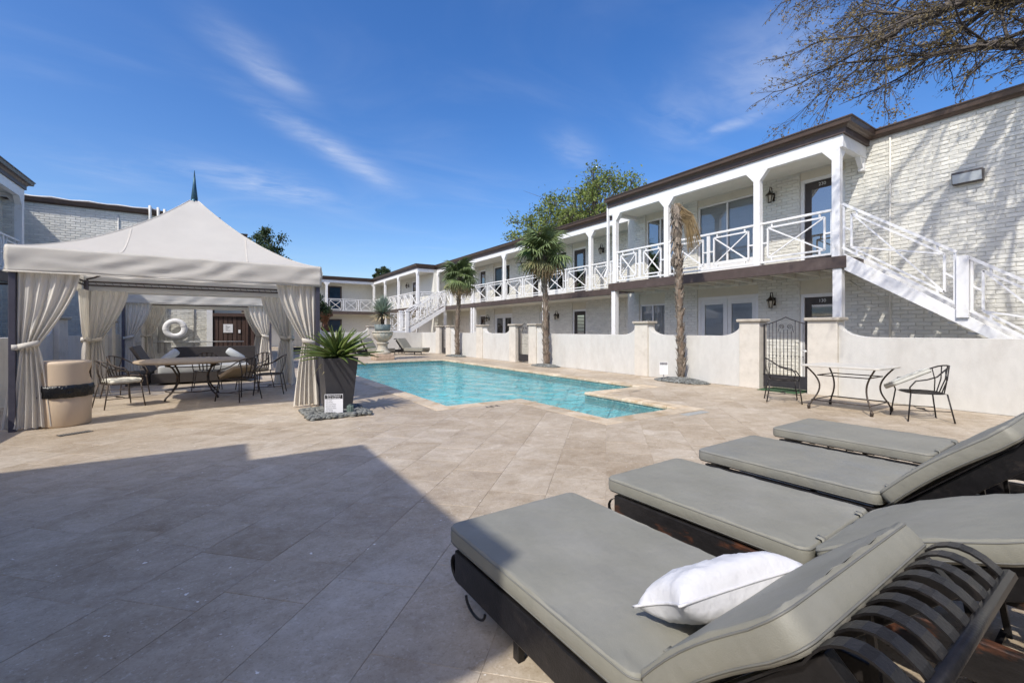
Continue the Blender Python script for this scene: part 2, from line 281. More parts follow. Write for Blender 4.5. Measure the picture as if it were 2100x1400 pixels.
# ------------------------------------------------------------------ mesh helpers
class MB:
    def __init__(s): s.v = []; s.f = []
    def add(s, vs, fs):
        k = len(s.v); s.v += [tuple(p) for p in vs]; s.f += [tuple(i + k for i in f) for f in fs]; return s
    def box(s, x0, x1, y0, y1, z0, z1):
        if x0 > x1: x0, x1 = x1, x0
        if y0 > y1: y0, y1 = y1, y0
        return s.add([(x0, y0, z0), (x1, y0, z0), (x1, y1, z0), (x0, y1, z0), (x0, y0, z1), (x1, y0, z1), (x1, y1, z1), (x0, y1, z1)],
                     [(3, 2, 1, 0), (4, 5, 6, 7), (0, 1, 5, 4), (1, 2, 6, 5), (2, 3, 7, 6), (3, 0, 4, 7)])
    def bar(s, a, b, w, h, up=(0, 0, 1)):
        a, b = Vector(a), Vector(b); d = (b - a).normalized(); u = Vector(up)
        if abs(d.dot(u)) > .999: u = Vector((1, 0, 0))
        x = d.cross(u).normalized() * (w / 2); y = x.cross(d).normalized() * (h / 2)
        vs = [a - x - y, a + x - y, a + x + y, a - x + y, b - x - y, b + x - y, b + x + y, b - x + y]
        return s.add(vs, [(0, 1, 2, 3), (7, 6, 5, 4), (4, 5, 1, 0), (5, 6, 2, 1), (6, 7, 3, 2), (7, 4, 0, 3)])
    def tube(s, pts, r, n=6, cap=True):
        pts = [Vector(p) for p in pts]; rs = r if isinstance(r, (list, tuple)) else [r] * len(pts); k = len(s.v); u = None
        for i, p in enumerate(pts):
            d = (pts[min(i + 1, len(pts) - 1)] - pts[max(i - 1, 0)]).normalized()
            if u is None: u = d.cross(Vector((0, 0, 1)) if abs(d.z) < .9 else Vector((1, 0, 0))).normalized()
            u = (u - d * u.dot(d)).normalized(); w = d.cross(u)
            for j in range(n):
                t = 2 * math.pi * j / n; s.v.append(tuple(p + (u * math.cos(t) + w * math.sin(t)) * rs[i]))
        for i in range(len(pts) - 1):
            for j in range(n):
                a, b = k + i * n + j, k + i * n + (j + 1) % n; s.f.append((a, b, b + n, a + n))
        if cap:
            s.f.append(tuple(k + j for j in range(n))[::-1]); s.f.append(tuple(k + (len(pts) - 1) * n + j for j in range(n)))
        return s
    def strip(s, pts, w, t, side):
        """flat strap along pts: width w along the vector side, thickness t"""
        pts = [Vector(p) for p in pts]; sd = Vector(side).normalized(); k = len(s.v)
        for i, p in enumerate(pts):
            d = (pts[min(i + 1, len(pts) - 1)] - pts[max(i - 1, 0)]).normalized(); nn = d.cross(sd).normalized()
            for a, b in ((-1, -1), (1, -1), (1, 1), (-1, 1)): s.v.append(tuple(p + sd * (a * w / 2) + nn * (b * t / 2)))
        for i in range(len(pts) - 1):
            for j in range(4):
                a, b = k + i * 4 + j, k + i * 4 + (j + 1) % 4; s.f.append((a, b, b + 4, a + 4))
        s.f.append((k + 3, k + 2, k + 1, k)); e = k + (len(pts) - 1) * 4; s.f.append((e, e + 1, e + 2, e + 3)); return s
    def lathe(s, prof, n=24, c=(0, 0, 0), rf=None, cap=True):
        k = len(s.v)
        for (r, z) in prof:
            for j in range(n):
                t = 2 * math.pi * j / n; q = r * (rf(t, z) if rf else 1); s.v.append((c[0] + q * math.cos(t), c[1] + q * math.sin(t), c[2] + z))
        for i in range(len(prof) - 1):
            for j in range(n):
                a, b = k + i * n + j, k + i * n + (j + 1) % n; s.f.append((a, b, b + n, a + n))
        if cap: s.f.append(tuple(k + j for j in range(n))[::-1]); s.f.append(tuple(k + (len(prof) - 1) * n + j for j in range(n)))
        return s
    def prism(s, poly, f0, f1):
        """poly of 2-D points, f0/f1 map a 2-D point to the two ends"""
        n = len(poly); s0 = len(s.v); s.v += [tuple(f0(*p)) for p in poly] + [tuple(f1(*p)) for p in poly]
        s.f.append(tuple(s0 + i for i in range(n))[::-1]); s.f.append(tuple(s0 + n + i for i in range(n)))
        for i in range(n):
            j = (i + 1) % n; s.f.append((s0 + i, s0 + j, s0 + n + j, s0 + n + i))
        return s
    def grid(s, nu, nv, fn):
        k = len(s.v)
        for i in range(nu + 1):
            for j in range(nv + 1): s.v.append(tuple(fn(i / nu, j / nv)))
        for i in range(nu):
            for j in range(nv):
                a = k + i * (nv + 1) + j; s.f.append((a, a + nv + 1, a + nv + 2, a + 1))
        return s
WORLD = {}
def root_of(o):
    while o.parent: o = o.parent
    return o
def mesh_of(mb, name, m, smooth=False, shift=None):
    me = bpy.data.meshes.new(name)
    vs = mb.v if shift is None else [(x - shift[0], y - shift[1], z - shift[2]) for x, y, z in mb.v]
    me.from_pydata(vs, [], mb.f); me.update()
    bm = bmesh.new(); bm.from_mesh(me); bmesh.ops.recalc_face_normals(bm, faces=bm.faces); bm.to_mesh(me); bm.free()
    if m: me.materials.append(m)
    if smooth: me.polygons.foreach_set('use_smooth', [True] * len(me.polygons))
    return me
def obj(name, data, parent=None, loc=None, rot=None):
    o = bpy.data.objects.new(name, data); COL.objects.link(o)
    if parent: o.parent = parent
    if loc is not None: o.location = loc
    if rot is not None: o.rotation_euler = rot
    return o
def part(name, mb, m, parent, smooth=False, bevel=0., label=None, kind=None, seg=2):
    """a part (or sub-part) in the coordinates of its thing; things in WORLD are drawn in world coordinates"""
    o = obj(name, mesh_of(mb, name, m, smooth, WORLD.get(root_of(parent).name) if parent else None), parent)
    if bevel:
        b = o.modifiers.new('bevel', 'BEVEL'); b.width = bevel; b.segments = seg; b.limit_method = 'ANGLE'; b.angle_limit = R(35)
    if label: o['label'] = label
    if kind: o['kind'] = kind
    return o
def tag(o, label, cat, group=None):
    o['label'] = label; o['category'] = cat
    if group: o['group'] = group
    return o
def thing(name, label, cat, loc=(0, 0, 0), rz=0, group=None, world=False):
    o = obj(name, None, None, loc, (0, 0, rz)); o.empty_display_size = .2
    if world: WORLD[o.name] = Vector(loc)
    return tag(o, label, cat, group)
def struct(name, mb, m, smooth=False):
    o = obj(name, mesh_of(mb, name, m, smooth)); o['kind'] = 'structure'; return o
def text(name, body, size, m, parent, mtx, align='CENTER', ext=.001):
    cu = bpy.data.curves.new(name, 'FONT'); cu.body = body; cu.size = size; cu.align_x = align; cu.align_y = 'CENTER'; cu.extrude = ext
    t = bpy.data.objects.new(name + '_t', cu); COL.objects.link(t); bpy.context.view_layer.update()
    me = bpy.data.meshes.new_from_object(t.evaluated_get(bpy.context.evaluated_depsgraph_get())); bpy.data.objects.remove(t)
    me.name = name; me.materials.clear(); me.materials.append(m); me.transform(mtx)
    sh = WORLD.get(root_of(parent).name)
    if sh is not None: me.transform(Matrix.Translation(-sh))
    return obj(name, me, parent)
# ------------------------------------------------------------------ ground, patio, pool
PX0, PX1, PY0, PY1 = 3.42, 8.73, 7.5, 19.5            # pool water
AX0, AX1, AY0 = 5.07, 6.85, 5.05                       # the step alcove at its near end
CW = .32
BX0, BX1, BY0, BY1 = PX0 - CW, PX1 + CW, PY0 - CW, PY1 + CW
CX0, CX1, CY0 = AX0 - CW, AX1 + CW, AY0 - CW
def regions(x0, x1, y0, y1, g=0.):
    return [(x0, BX0 - g, y0, y1), (BX1 + g, x1, y0, y1), (BX0 - g, BX1 + g, BY1 + g, y1), (BX0 - g, CX0 - g, y0, BY0 - g), (CX0 - g, CX1 + g, y0, CY0 - g), (CX1 + g, BX1 + g, y0, BY0 - g)]
mb = MB()
for (a, b, c, d) in regions(-260, 320, -160, 420, -.05): mb.add([(a, c, -.06), (b, c, -.06), (b, d, -.06), (a, d, -.06)], [(0, 1, 2, 3)])
struct('ground', mb, EARTH)
FX0, FX1, FY0, FY1 = -14.0, 14.0, -7.0, 44.0
mb = MB()
for (a, b, c, d) in regions(FX0, FX1, FY0, FY1): mb.box(a, b, c, d, -.05, -.004)
patio = struct('patio_floor', mb, GROUT)
def clip(poly, r):
    for ax, lim, sg in ((0, r[0], 1), (0, r[1], -1), (1, r[2], 1), (1, r[3], -1)):
        out = []
        for i in range(len(poly)):
            p, q = poly[i], poly[(i + 1) % len(poly)]; dp, dq = (p[ax] - lim) * sg, (q[ax] - lim) * sg
            if dp >= 0: out.append(p)
            if dp * dq < 0:
                t = dp / (dp - dq); out.append((p[0] + (q[0] - p[0]) * t, p[1] + (q[1] - p[1]) * t))
        poly = out
        if len(poly) < 3: return None
    ar = abs(sum(poly[i][0] * poly[(i + 1) % len(poly)][1] - poly[(i + 1) % len(poly)][0] * poly[i][1] for i in range(len(poly)))) / 2
    return poly if ar > .002 else None
T = .50; g = .0011; k = math.sqrt(.5)
def uv2xy(u, v): return ((u - v) * k, (u + v) * k)
full = []; rest = MB(); regs = regions(-12, 10.75, -3, 41)
sh_tiles = []
for iv in range(-40, 70):
    off = rnd.choice((0, .12, .25, .33)) if True else 0
    u1 = -22.5 + off
    while u1 < 47:
        TL = rnd.choice((.375, .5, .5, .625, .75)); u0, v0 = u1, iv * T; u1 += TL; cx_, cy_ = uv2xy(u0 + TL / 2, v0 + T / 2)
        if not (-12.5 < cx_ < 11.3 and -3.5 < cy_ < 41.5): continue
        sq = [uv2xy(u0 + g, v0 + g), uv2xy(u0 + TL - g, v0 + g), uv2xy(u0 + TL - g, v0 + T - g), uv2xy(u0 + g, v0 + T - g)]
        inside = any(all(r[0] <= p[0] <= r[1] and r[2] <= p[1] <= r[3] for p in sq) for r in regs)
        dep = cx_ * .5446 + cy_ * .8387; lat = cx_ * .8387 - cy_ * .5446
        if inside and dep > .9 and abs(lat) < dep * 1.16 + .4: full.append((dep, cx_, cy_, sq, TL))
        else:
            for r in regs:
                p = clip(sq, r)
                if p: sh_tiles.append(p)
full.sort()
h = (T - 2 * g) / 2
tv = {}
for TL in (.375, .5, .625, .75):
    m_ = MB(); b_ = .0018; q = TL / 2 - g
    m_.add([(-q, -h, -.03), (q, -h, -.03), (q, h, -.03), (-q, h, -.03), (-q, -h, -b_), (q, -h, -b_), (q, h, -b_), (-q, h, -b_),
            (-q + b_, -h + b_, 0), (q - b_, -h + b_, 0), (q - b_, h - b_, 0), (-q + b_, h - b_, 0)],
           [(0, 1, 5, 4), (1, 2, 6, 5), (2, 3, 7, 6), (3, 0, 4, 7), (4, 5, 9, 8), (5, 6, 10, 9), (6, 7, 11, 10), (7, 4, 8, 11), (8, 9, 10, 11)])
    tv[TL] = mesh_of(m_, 'paving_tile', TILE)
for i, (d, x, y, sq, TL) in enumerate(full):
    if i < 300: obj('paving_tile', tv[TL], patio, (x, y, rnd.uniform(-.0010, .0006)), (R(rnd.uniform(-.12, .12)), R(rnd.uniform(-.12, .12)), R(45)))
    else: sh_tiles.append(sq)
for p in sh_tiles:
    zt = rnd.uniform(-.001, .0008); rest.prism(p, lambda x, y: (x, y, -.03), lambda x, y: (x, y, zt))
o = part('paving_tile', rest, TILES, patio); o['kind'] = 'stuff'
# pool basin
mb = MB(); WZ = -.10
def quad(m_, *p): m_.add(p, [(0, 1, 2, 3)])
dn, df = -1.05, -1.75
zf = lambda y: dn + (df - dn) * max(0, min(1, (y - 9) / 9))
for (x0, y0, x1, y1) in ((PX0, PY1, PX0, PY0), (PX0, PY0, AX0, PY0), (AX0, PY0, AX0, AY0), (AX0, AY0, AX1, AY0), (AX1, AY0, AX1, PY0), (AX1, PY0, PX1, PY0), (PX1, PY0, PX1, PY1), (PX1, PY1, PX0, PY1)):
    quad(mb, (x0, y0, -2), (x1, y1, -2), (x1, y1, -.22), (x0, y0, -.22))
quad(mb, (PX0, PY0, dn), (PX1, PY0, dn), (PX1, 9, dn), (PX0, 9, dn)); quad(mb, (PX0, 9, dn), (PX1, 9, dn), (PX1, 18, df), (PX0, 18, df)); quad(mb, (PX0, 18, df), (PX1, 18, df), (PX1, PY1, df), (PX0, PY1, df))
for i, (ya, yb, zt) in enumerate(((AY0, 5.75, -.30), (5.75, 6.3, -.55), (6.3, 6.9, -.80), (6.9, 7.5, -1.0))): mb.box(AX0, AX1, ya, yb, -2, zt)
basin = struct('pool_basin', mb, PLASTER)
mb = MB()
for (x0, y0, x1, y1, nx, ny) in ((PX0, PY1, PX0, PY0, 1, 0), (PX0, PY0, AX0, PY0, 0, 1), (AX0, PY0, AX0, AY0, 1, 0), (AX0, AY0, AX1, AY0, 0, 1), (AX1, AY0, AX1, PY0, -1, 0), (AX1, PY0, PX1, PY0, 0, 1), (PX1, PY0, PX1, PY1, -1, 0), (PX1, PY1, PX0, PY1, 0, -1)):
    e = .012; a = (x0 + nx * e, y0 + ny * e); b = (x1 + nx * e, y1 + ny * e); quad(mb, (*a, -.24), (*b, -.24), (*b, -.035), (*a, -.035))
part('waterline_tile', mb, WLTILE, basin)
mb = MB()                                              # dark edge strips on the steps
for y in (5.75, 6.3, 6.9): mb.box(AX0 + .02, AX1 - .02, y - .05, y + .004, -.9 if y > 6 else -.6, {5.75: -.296, 6.3: -.546, 6.9: -.796}[y])
part('step_edge_tile', mb, mat('step_tile', (.05, .10, .13), .3, .2, 30), basin)
mb = MB(); mb.grid(90, 60, lambda s, t: (PX0 + (PX1 - PX0) * t, PY0 + (PY1 - PY0) * s, WZ + .006 * math.sin(s * 61 + t * 17) * math.sin(t * 23 - s * 11)))
mb.grid(20, 14, lambda s, t: (AX0 + (AX1 - AX0) * t, AY0 + (PY0 - AY0) * s, WZ))
wm = mesh_of(mb, 'pool_water', WATER, True)
if wm.polygons[0].normal.z < 0: wm.flip_normals()
wat = obj('pool_water', wm); wat['kind'] = 'structure'
# coping stones, one by one
def coping(a, b, nx, ny):
    L_ = math.hypot(b[0] - a[0], b[1] - a[1]); n = max(1, round(L_ / .61)); dx, dy = (b[0] - a[0]) / L_, (b[1] - a[1]) / L_; s = L_ / n
    for i in range(n):
        o_ = .004; m_ = MB(); x0, x1 = i * s + o_, (i + 1) * s - o_
        pr = [(-.035, -.055), (CW - .004, -.055), (CW - .004, .004), (-.02, .004), (-.035, -.012)]
        m_.prism(pr, lambda q, z: (a[0] + dx * x0 + nx * q, a[1] + dy * x0 + ny * q, z + .001 * (i % 3)), lambda q, z: (a[0] + dx * x1 + nx * q, a[1] + dy * x1 + ny * q, z + .001 * (i % 3)))
        part('coping_stone', m_, COPE, patio, bevel=.006)
coping((PX0, BY1), (PX0, BY0), -1, 0); coping((PX0, PY0), (CX0, PY0), 0, -1); coping((AX0, PY0), (AX0, CY0), -1, 0); coping((AX0, AY0), (AX1, AY0), 0, -1)
coping((AX1, PY0), (AX1, CY0), 1, 0); coping((CX1, PY0), (PX1, PY0), 0, -1); coping((PX1, BY0), (PX1, BY1), 1, 0); coping((PX0, PY1), (PX1, PY1), 0, 1)
# depth marks painted on the paving
def floor_mark(body, x, y, rz, size, m): text('depth_marking', body, size, m, patio, Matrix.Translation((x, y, .0045)) @ Matrix.Rotation(rz, 4, 'Z'), ext=.0006)
floor_mark('3 FT', 4.12, 7.03, R(180), .17, INK)
floor_mark('3 FT', 7.9, 6.98, R(180), .14, mat('faded_ink', (.12, .13, .13), .7, .2, 20))
mb = MB(); mb.box(6.35, 6.95, 4.50, 4.66, .001, .0045)
part('depth_marker_tile', mb, mat('marker_tile', (.36, .37, .35), .5, .25, 22), patio)

# ------------------------------------------------------------------ low stucco walls with piers
def scoop_profile(a, b, h, sa, sb, sw=.55, sh=.30):
    """(u, z) outline of a wall run whose top sweeps up into the pier at the ends that ask for it"""
    top = []
    if sa: top += [(a + sw * (1 - math.cos(t)) , h + sh * (1 - math.sin(t))) for t in [i * math.pi / 16 for i in range(9)]]
    else: top += [(a, h)]
    if sb: top += [(b - sw * (1 - math.cos(t)), h + sh * (1 - math.sin(t))) for t in [i * math.pi / 16 for i in range(8, -1, -1)]]
    else: top += [(b, h)]
    return [(a, 0)] + top + [(b, 0)]
def garden_wall(label, axis, c, runs, piers, h=1.26, th=.20, ph=1.60, pw=.16, mater=STUCCO, sh=.30):
    """axis 'y': wall along Y with its face at X=c growing to +X; axis 'x': along X with its face at Y=c growing to +Y"""
    u = (runs + piers)[0][0]
    f = (lambda q, z, n: (c + n, q, z)) if axis == 'y' else (lambda q, z, n: (q, c + n, z))
    t = thing('garden_wall', label, 'wall', f(u, 0, 0), 0, None, True)
    for (a, b, sa, sb) in runs:
        m_ = MB(); m_.prism(scoop_profile(a, b, h, sa, sb, min(.55, (b - a) * .45), sh), lambda q, z: f(q, z, 0), lambda q, z: f(q, z, th)); part('wall_section', m_, mater, t, bevel=.012)
    for (a, b) in piers:
        m_ = MB(); p, q = f(a, 0, -pw * .38), f(b, 0, th + pw * .62); m_.box(p[0], q[0], p[1], q[1], 0, ph); pr = part('pier', m_, PIERM, t, bevel=.01)
        m_ = MB(); p, q = f(a - .055, 0, -pw * .38 - .055), f(b + .055, 0, th + pw * .62 + .055); m_.box(p[0], q[0], p[1], q[1], ph + .001, ph + .075); part('cap', m_, CAPM, pr, bevel=.022, seg=3)
    return t
WX = 10.78
garden_wall('low cream stucco wall right of the scrolled gate, behind the rectangular table', 'y', WX, [(-2.5, 4.05, False, True)], [(4.05, 4.62)])
garden_wall('low white stucco wall between the scrolled gate and the middle gate, behind headless palm', 'y', WX, [(6.15, 9.0, True, True), (9.5, 14.72, True, True)], [(5.66, 6.15), (9.0, 9.5), (14.72, 15.25)])
garden_wall('low white stucco wall beyond the middle gate, behind the smaller leafy palm', 'y', WX, [(16.75, 19.25, True, True), (19.85, 23.0, True, True)], [(16.24, 16.75), (19.25, 19.85), (23.0, 23.55)])
garden_wall('low cream stucco wall across the far end of the pool behind the loungers', 'x', 27.3, [(7.85, 10.98, True, False), (4.6, 7.3, True, True)], [(7.3, 7.85)])
garden_wall('short stucco wall stub joining the farthest gate to the back wall', 'y', WX, [(25.0, 27.3, True, False)], [(24.45, 25.0)])
garden_wall('shaded low stucco wall with brown capped piers left of the cabanas', 'y', -3.55, [(6.0, 14.5, False, True), (15.2, 18.5, True, True), (19.25, 20.3, True, False), (20.9, 22.35, True, False)], [(14.5, 15.2), (18.5, 19.25), (20.3, 20.9)], ph=1.66)
garden_wall('pale stucco pillar wall beside the dark iron gate behind cabana curtains', 'x', 29.9, [(5.0, 8.0, False, False)], [(4.15, 4.95)], ph=1.62)

# ------------------------------------------------------------------ iron gates
def iron_gate(label, axis, c, a, b, h=1.55, fancy=True, group=None, n=11):
    f = (lambda q, z, d=0: Vector((c + d, q, z))) if axis == 'y' else (lambda q, z, d=0: Vector((q, c + d, z)))
    t = thing('iron_gate', label, 'gate', f(a, 0), 0, group, True); w = b - a; mid = (a + b) / 2; side = (0, 1, 0) if axis == 'y' else (1, 0, 0)
    topz = lambda q: h - .02 + (.17 * max(0, 1 - abs(q - mid) / (w * .5)) ** 1.4 if fancy else 0)
    m_ = MB(); m_.bar(f(a + .025, .06), f(a + .025, topz(a)), .045, .045); part('hinge_post', m_, GATEM, t)
    m_ = MB(); m_.bar(f(b - .02, .06), f(b - .02, topz(b)), .03, .03); part('latch_post', m_, GATEM, t)
    m_ = MB(); m_.tube([f(a + w * i / 12, topz(a + w * i / 12)) for i in range(13)], .012, 5); part('top_rail', m_, GATEM, t)
    m_ = MB(); p, q = f(a + .03, 0, -.012), f(b - .03, 0, .012); m_.box(p.x, q.x, p.y, q.y, .07, .33); part('kick_panel', m_, GATEM, t, bevel=.004)
    m_ = MB(); m_.bar(f(a, .345), f(b, .345), .03, .03); part('bottom_rail', m_, GATEM, t)
    for i in range(1, n):
        q = a + .05 + (w - .1) * i / n; zt = topz(q) - .005
        near = fancy and abs(abs(q - mid) - w * .09) < w * .05
        m_ = MB(); m_.tube([f(q, .33), f(q, zt - (.26 if near else 0))], .0085, 5)
        for zz_ in (.80,):
            m_.lathe([(.004, -.02), (.019, 0), (.004, .02)], 6, f(q, zz_))
        part('baluster', m_, GATEM, t, True)
    if fancy:
        for sg in (-1, 1):
            cx_ = mid + sg * w * .085; pts = []
            for i in range(26):
                th_ = i / 25 * 3.6 * math.pi; r_ = .062 * (1 - i / 30); pts.append(f(cx_ + sg * r_ * math.cos(th_ - .4) , h - .07 + r_ * math.sin(th_ - .4)))
            m_ = MB(); m_.tube([f(mid + sg * w * .17, h - .2)] + pts, .0075, 5); part('scroll', m_, GATEM, t, True)
    m_ = MB(); q = f(a + .07, .93, -.03); m_.lathe([(.0, -.03), (.03, -.015), (.03, .015), (0, .03)], 10, q, cap=False); m_.bar(q, q + f(.1, 0) - f(0, 0) + Vector((0, 0, .03)), .02, .015); part('latch', m_, METALW, t, True)
    return t
iron_gate('arched iron gate with twin scrolls beside the rectangular table', 'y', WX + .10, 4.64, 5.64)
iron_gate('middle iron gate in the long white wall, between the two leafy palms', 'y', WX + .10, 15.27, 16.22)
iron_gate('farthest small iron gate near the corner of the pool wall', 'y', WX + .10, 23.57, 24.43)
iron_gate('dark iron gate in the shade behind the rear cabana curtain', 'x', 29.95, 3.2, 4.1, fancy=False)
m_ = MB(); m_.box(10.5, 11.3, 4.75, 5.6, .001, .012); tag(part('turf_mat', m_, GRASSM, None), 'green turf mat lying under the scrolled iron gate', 'mat')

# ------------------------------------------------------------------ buildings
def wall_cells(axis, c, th, u0, u1, z0, z1, ops):
    """solid wall pieces around rectangular openings"""
    us = sorted({u0, u1, *[q for o_ in ops for q in o_[:2] if u0 < q < u1]}); zs = sorted({z0, z1, *[q for o_ in ops for q in o_[2:4] if z0 < q < z1]})
    m_ = MB()
    for i in range(len(us) - 1):
        run = None
        for j in range(len(zs) - 1):
            cu, cz = (us[i] + us[i + 1]) / 2, (zs[j] + zs[j + 1]) / 2
            hole = any(o_[0] < cu < o_[1] and o_[2] < cz < o_[3] for o_ in ops)
            if not hole:
                if axis == 'y': m_.box(c, c + th, us[i], us[i + 1], zs[j], zs[j + 1])
                else: m_.box(us[i], us[i + 1], c, c + th, zs[j], zs[j + 1])
    return m_
BL, BH = .27, .088
def brick_variant(seed, L_=BL, face='y', sg=-1):
    r_ = random.Random(seed); l, hh, d = L_ / 2 - .006, BH / 2 - .005, .016
    jit = lambda: r_.uniform(-.0035, .0035)
    m_ = MB(); F = [(-l, -hh), (l, -hh), (l, hh), (-l, hh)]
    inn = [(x * .965 + jit(), z * .86 + jit() * .8) for x, z in F]; out = [(x + jit(), z + jit() * .7) for x, z in F]
    dd = [d + r_.uniform(-.004, .006) for _ in range(4)]
    P = [(x, 0, z) for x, z in out] + [(x, d * .55, z) for x, z in out] + [(inn[i][0], dd[i], inn[i][1]) for i in range(4)]
    Q = [((sg * y, x, z) if face == 'y' else (x, sg * y, z)) for x, y, z in P]
    m_.add(Q, [(i, (i + 1) % 4, 4 + (i + 1) % 4, 4 + i) for i in range(4)] + [(4 + i, 4 + (i + 1) % 4, 8 + (i + 1) % 4, 8 + i) for i in range(4)] + [(8, 9, 10, 11)])
    return m_
def bricks(parent, axis, c, u0, u1, z0, z1, ops, indiv=0, seed=1, sg=-1):
    """running-bond bricks proud of the face at c; the indiv nearest in view are parts, the rest one part"""
    var = [brick_variant(seed * 31 + i, BL, axis, sg) for i in range(6)]; meshes = None; items = []
    nz = int((z1 - z0) / BH)
    for j in range(nz):
        z = z0 + (j + .5) * BH; off = (j % 2) * BL / 2
        i0 = int((u0 - off) / BL) - 1; i1 = int((u1 - off) / BL) + 2
        for i in range(i0, i1):
            a = max(u0, i * BL + off); b = min(u1, (i + 1) * BL + off)
            for o_ in ops:
                if o_[2] < z < o_[3]:
                    if a >= o_[0] and b <= o_[1]: b = a
                    elif a < o_[1] < b: a = o_[1]
                    elif a < o_[0] < b: b = o_[0]
            if b - a < .05: continue
            items.append((a, b, z))
    P = [((c, (a + b) / 2, z) if axis == 'y' else ((a + b) / 2, c, z), b - a) for a, b, z in items]
    def vis(p):
        d = p[0] * .5446 + p[1] * .8387; w = p[0] * .8387 - p[1] * .5446; return d if d > 1 and abs(w / d) < 1.15 and (p[2] - 1.4) / d < .76 and p[2] > 1.1 else 1e9
    order = sorted(range(len(P)), key=lambda i: (vis(P[i][0]) if abs(P[i][1] - BL) < .01 else 1e9)); chosen = set(order[:indiv]); rest_ = MB()
    shv = WORLD[root_of(parent).name]
    if indiv: meshes = [mesh_of(v_, 'brick', BRICK) for v_ in var]
    for i, (p, L_) in enumerate(P):
        kx = rnd.randrange(6)
        if i in chosen: obj('brick', meshes[kx], parent, Vector(p) - shv)
        else:
            s_ = L_ / BL
            rest_.add([((p[0] + x, p[1] + y * s_, p[2] + z) if axis == 'y' else (p[0] + x * s_, p[1] + y, p[2] + z)) for x, y, z in var[kx].v], var[kx].f)
    o_ = part('brick', rest_, BRICKI, parent); o_['kind'] = 'stuff'
def railing(parent, p0, p1, n, single, hh=1.10, lo=.10, th=.045, ends=True, seedoff=0):
    """Chippendale railing from p0 to p1 (points on the deck edge), n crossed panels"""
    p0, p1 = Vector(p0), Vector(p1); L_ = (Vector((p1.x, p1.y, 0)) - Vector((p0.x, p0.y, 0))).length
    Q = lambda s, z: p0 + (p1 - p0) * (s / L_) + Vector((0, 0, z))
    for i in range(n):
        a, b = L_ * i / n, L_ * (i + 1) / n; bars = []
        m_ = MB(); m_.bar(Q(a, hh), Q(b, hh), .075, .05); m_.bar(Q(a, lo), Q(b, lo), .045, .045)
        for s in (a + .025, b - .025): m_.bar(Q(s, lo), Q(s, hh), .04, .04)
        base = part('railing_panel', m_, WHITE, parent)
        i0, i1 = a + min(.17, (b - a) * .16), b - min(.17, (b - a) * .16); z0_, z1_ = lo + .11, hh - .13
        bars += [(Q(i0, z0_), Q(i1, z0_)), (Q(i0, z1_), Q(i1, z1_)), (Q(i0, z0_), Q(i0, z1_)), (Q(i1, z0_), Q(i1, z1_)), (Q(i0, z0_), Q(i1, z1_)), (Q(i0, z1_), Q(i1, z0_))]
        bl = [(Q(i0 + .1, z1_), Q(i0 + .1, hh)), (Q(i1 - .1, z1_), Q(i1 - .1, hh)), (Q(i0 + .1, lo), Q(i0 + .1, z0_)), (Q(i1 - .1, lo), Q(i1 - .1, z0_)),
              (Q(a + .02, (z0_ + z1_) / 2), Q(i0, (z0_ + z1_) / 2)), (Q(i1, (z0_ + z1_) / 2), Q(b - .02, (z0_ + z1_) / 2))]
        if single:
            for q, (x, y) in enumerate(bars):
                w_ = .038 if q < 4 else .032 - .004 * (q - 4); m_ = MB(); m_.bar(x, y, w_, w_); part('crossbar' if q > 3 else 'frame_bar', m_, WHITE, base)
            for x, y in bl: m_ = MB(); m_.bar(x, y, .036, .036); part('spacer_block', m_, WHITE, base)
        else:
            m_ = MB()
            for q, (x, y) in enumerate(bars + bl): m_.bar(x, y, .038 - .002 * (q % 4), .038 - .002 * (q % 4))
            part('lattice', m_, WHITE, base)
def post(parent, x, y, z0, z1, w=.15, axis='y', braces=(1, 1), name='post', inward=0):
    m_ = MB(); m_.box(x - w / 2, x + w / 2, y - w / 2, y + w / 2, z0, z1); pp = part(name, m_, WHITE, parent, bevel=.006)
    for sg, on in zip((-1, 1), braces):
        if not on: continue
        tri = [(w / 2 - .01, z1 - .26), (w / 2 + .20, z1), (w / 2 - .01, z1)]; m_ = MB(); hw = w / 2 - .012
        if axis == 'y': m_.prism(tri, lambda q, z: (x - hw, y + sg * q, z), lambda q, z: (x + hw, y + sg * q, z))
        else: m_.prism(tri, lambda q, z: (x + sg * q, y - hw, z), lambda q, z: (x + sg * q, y + hw, z))
        part('brace', m_, WHITE, pp)
    if inward:
        tri = [(w / 2 - .01, z1 - .26), (w / 2 + .20, z1), (w / 2 - .01, z1)]; m_ = MB(); hw = w / 2 - .012
        if axis == 'y': m_.prism(tri, lambda q, z: (x + inward * q, y - hw, z), lambda q, z: (x + inward * q, y + hw, z))
        else: m_.prism(tri, lambda q, z: (x - hw, y + inward * q, z), lambda q, z: (x + hw, y + inward * q, z))
        part('brace', m_, WHITE, pp)
    return pp
GP = [(0, 0), (-.02, .03), (-.05, .05), (-.12, .06), (-.14, .16), (-.16, .16), (-.16, .185), (0, .185)]     # gutter section, outwards negative
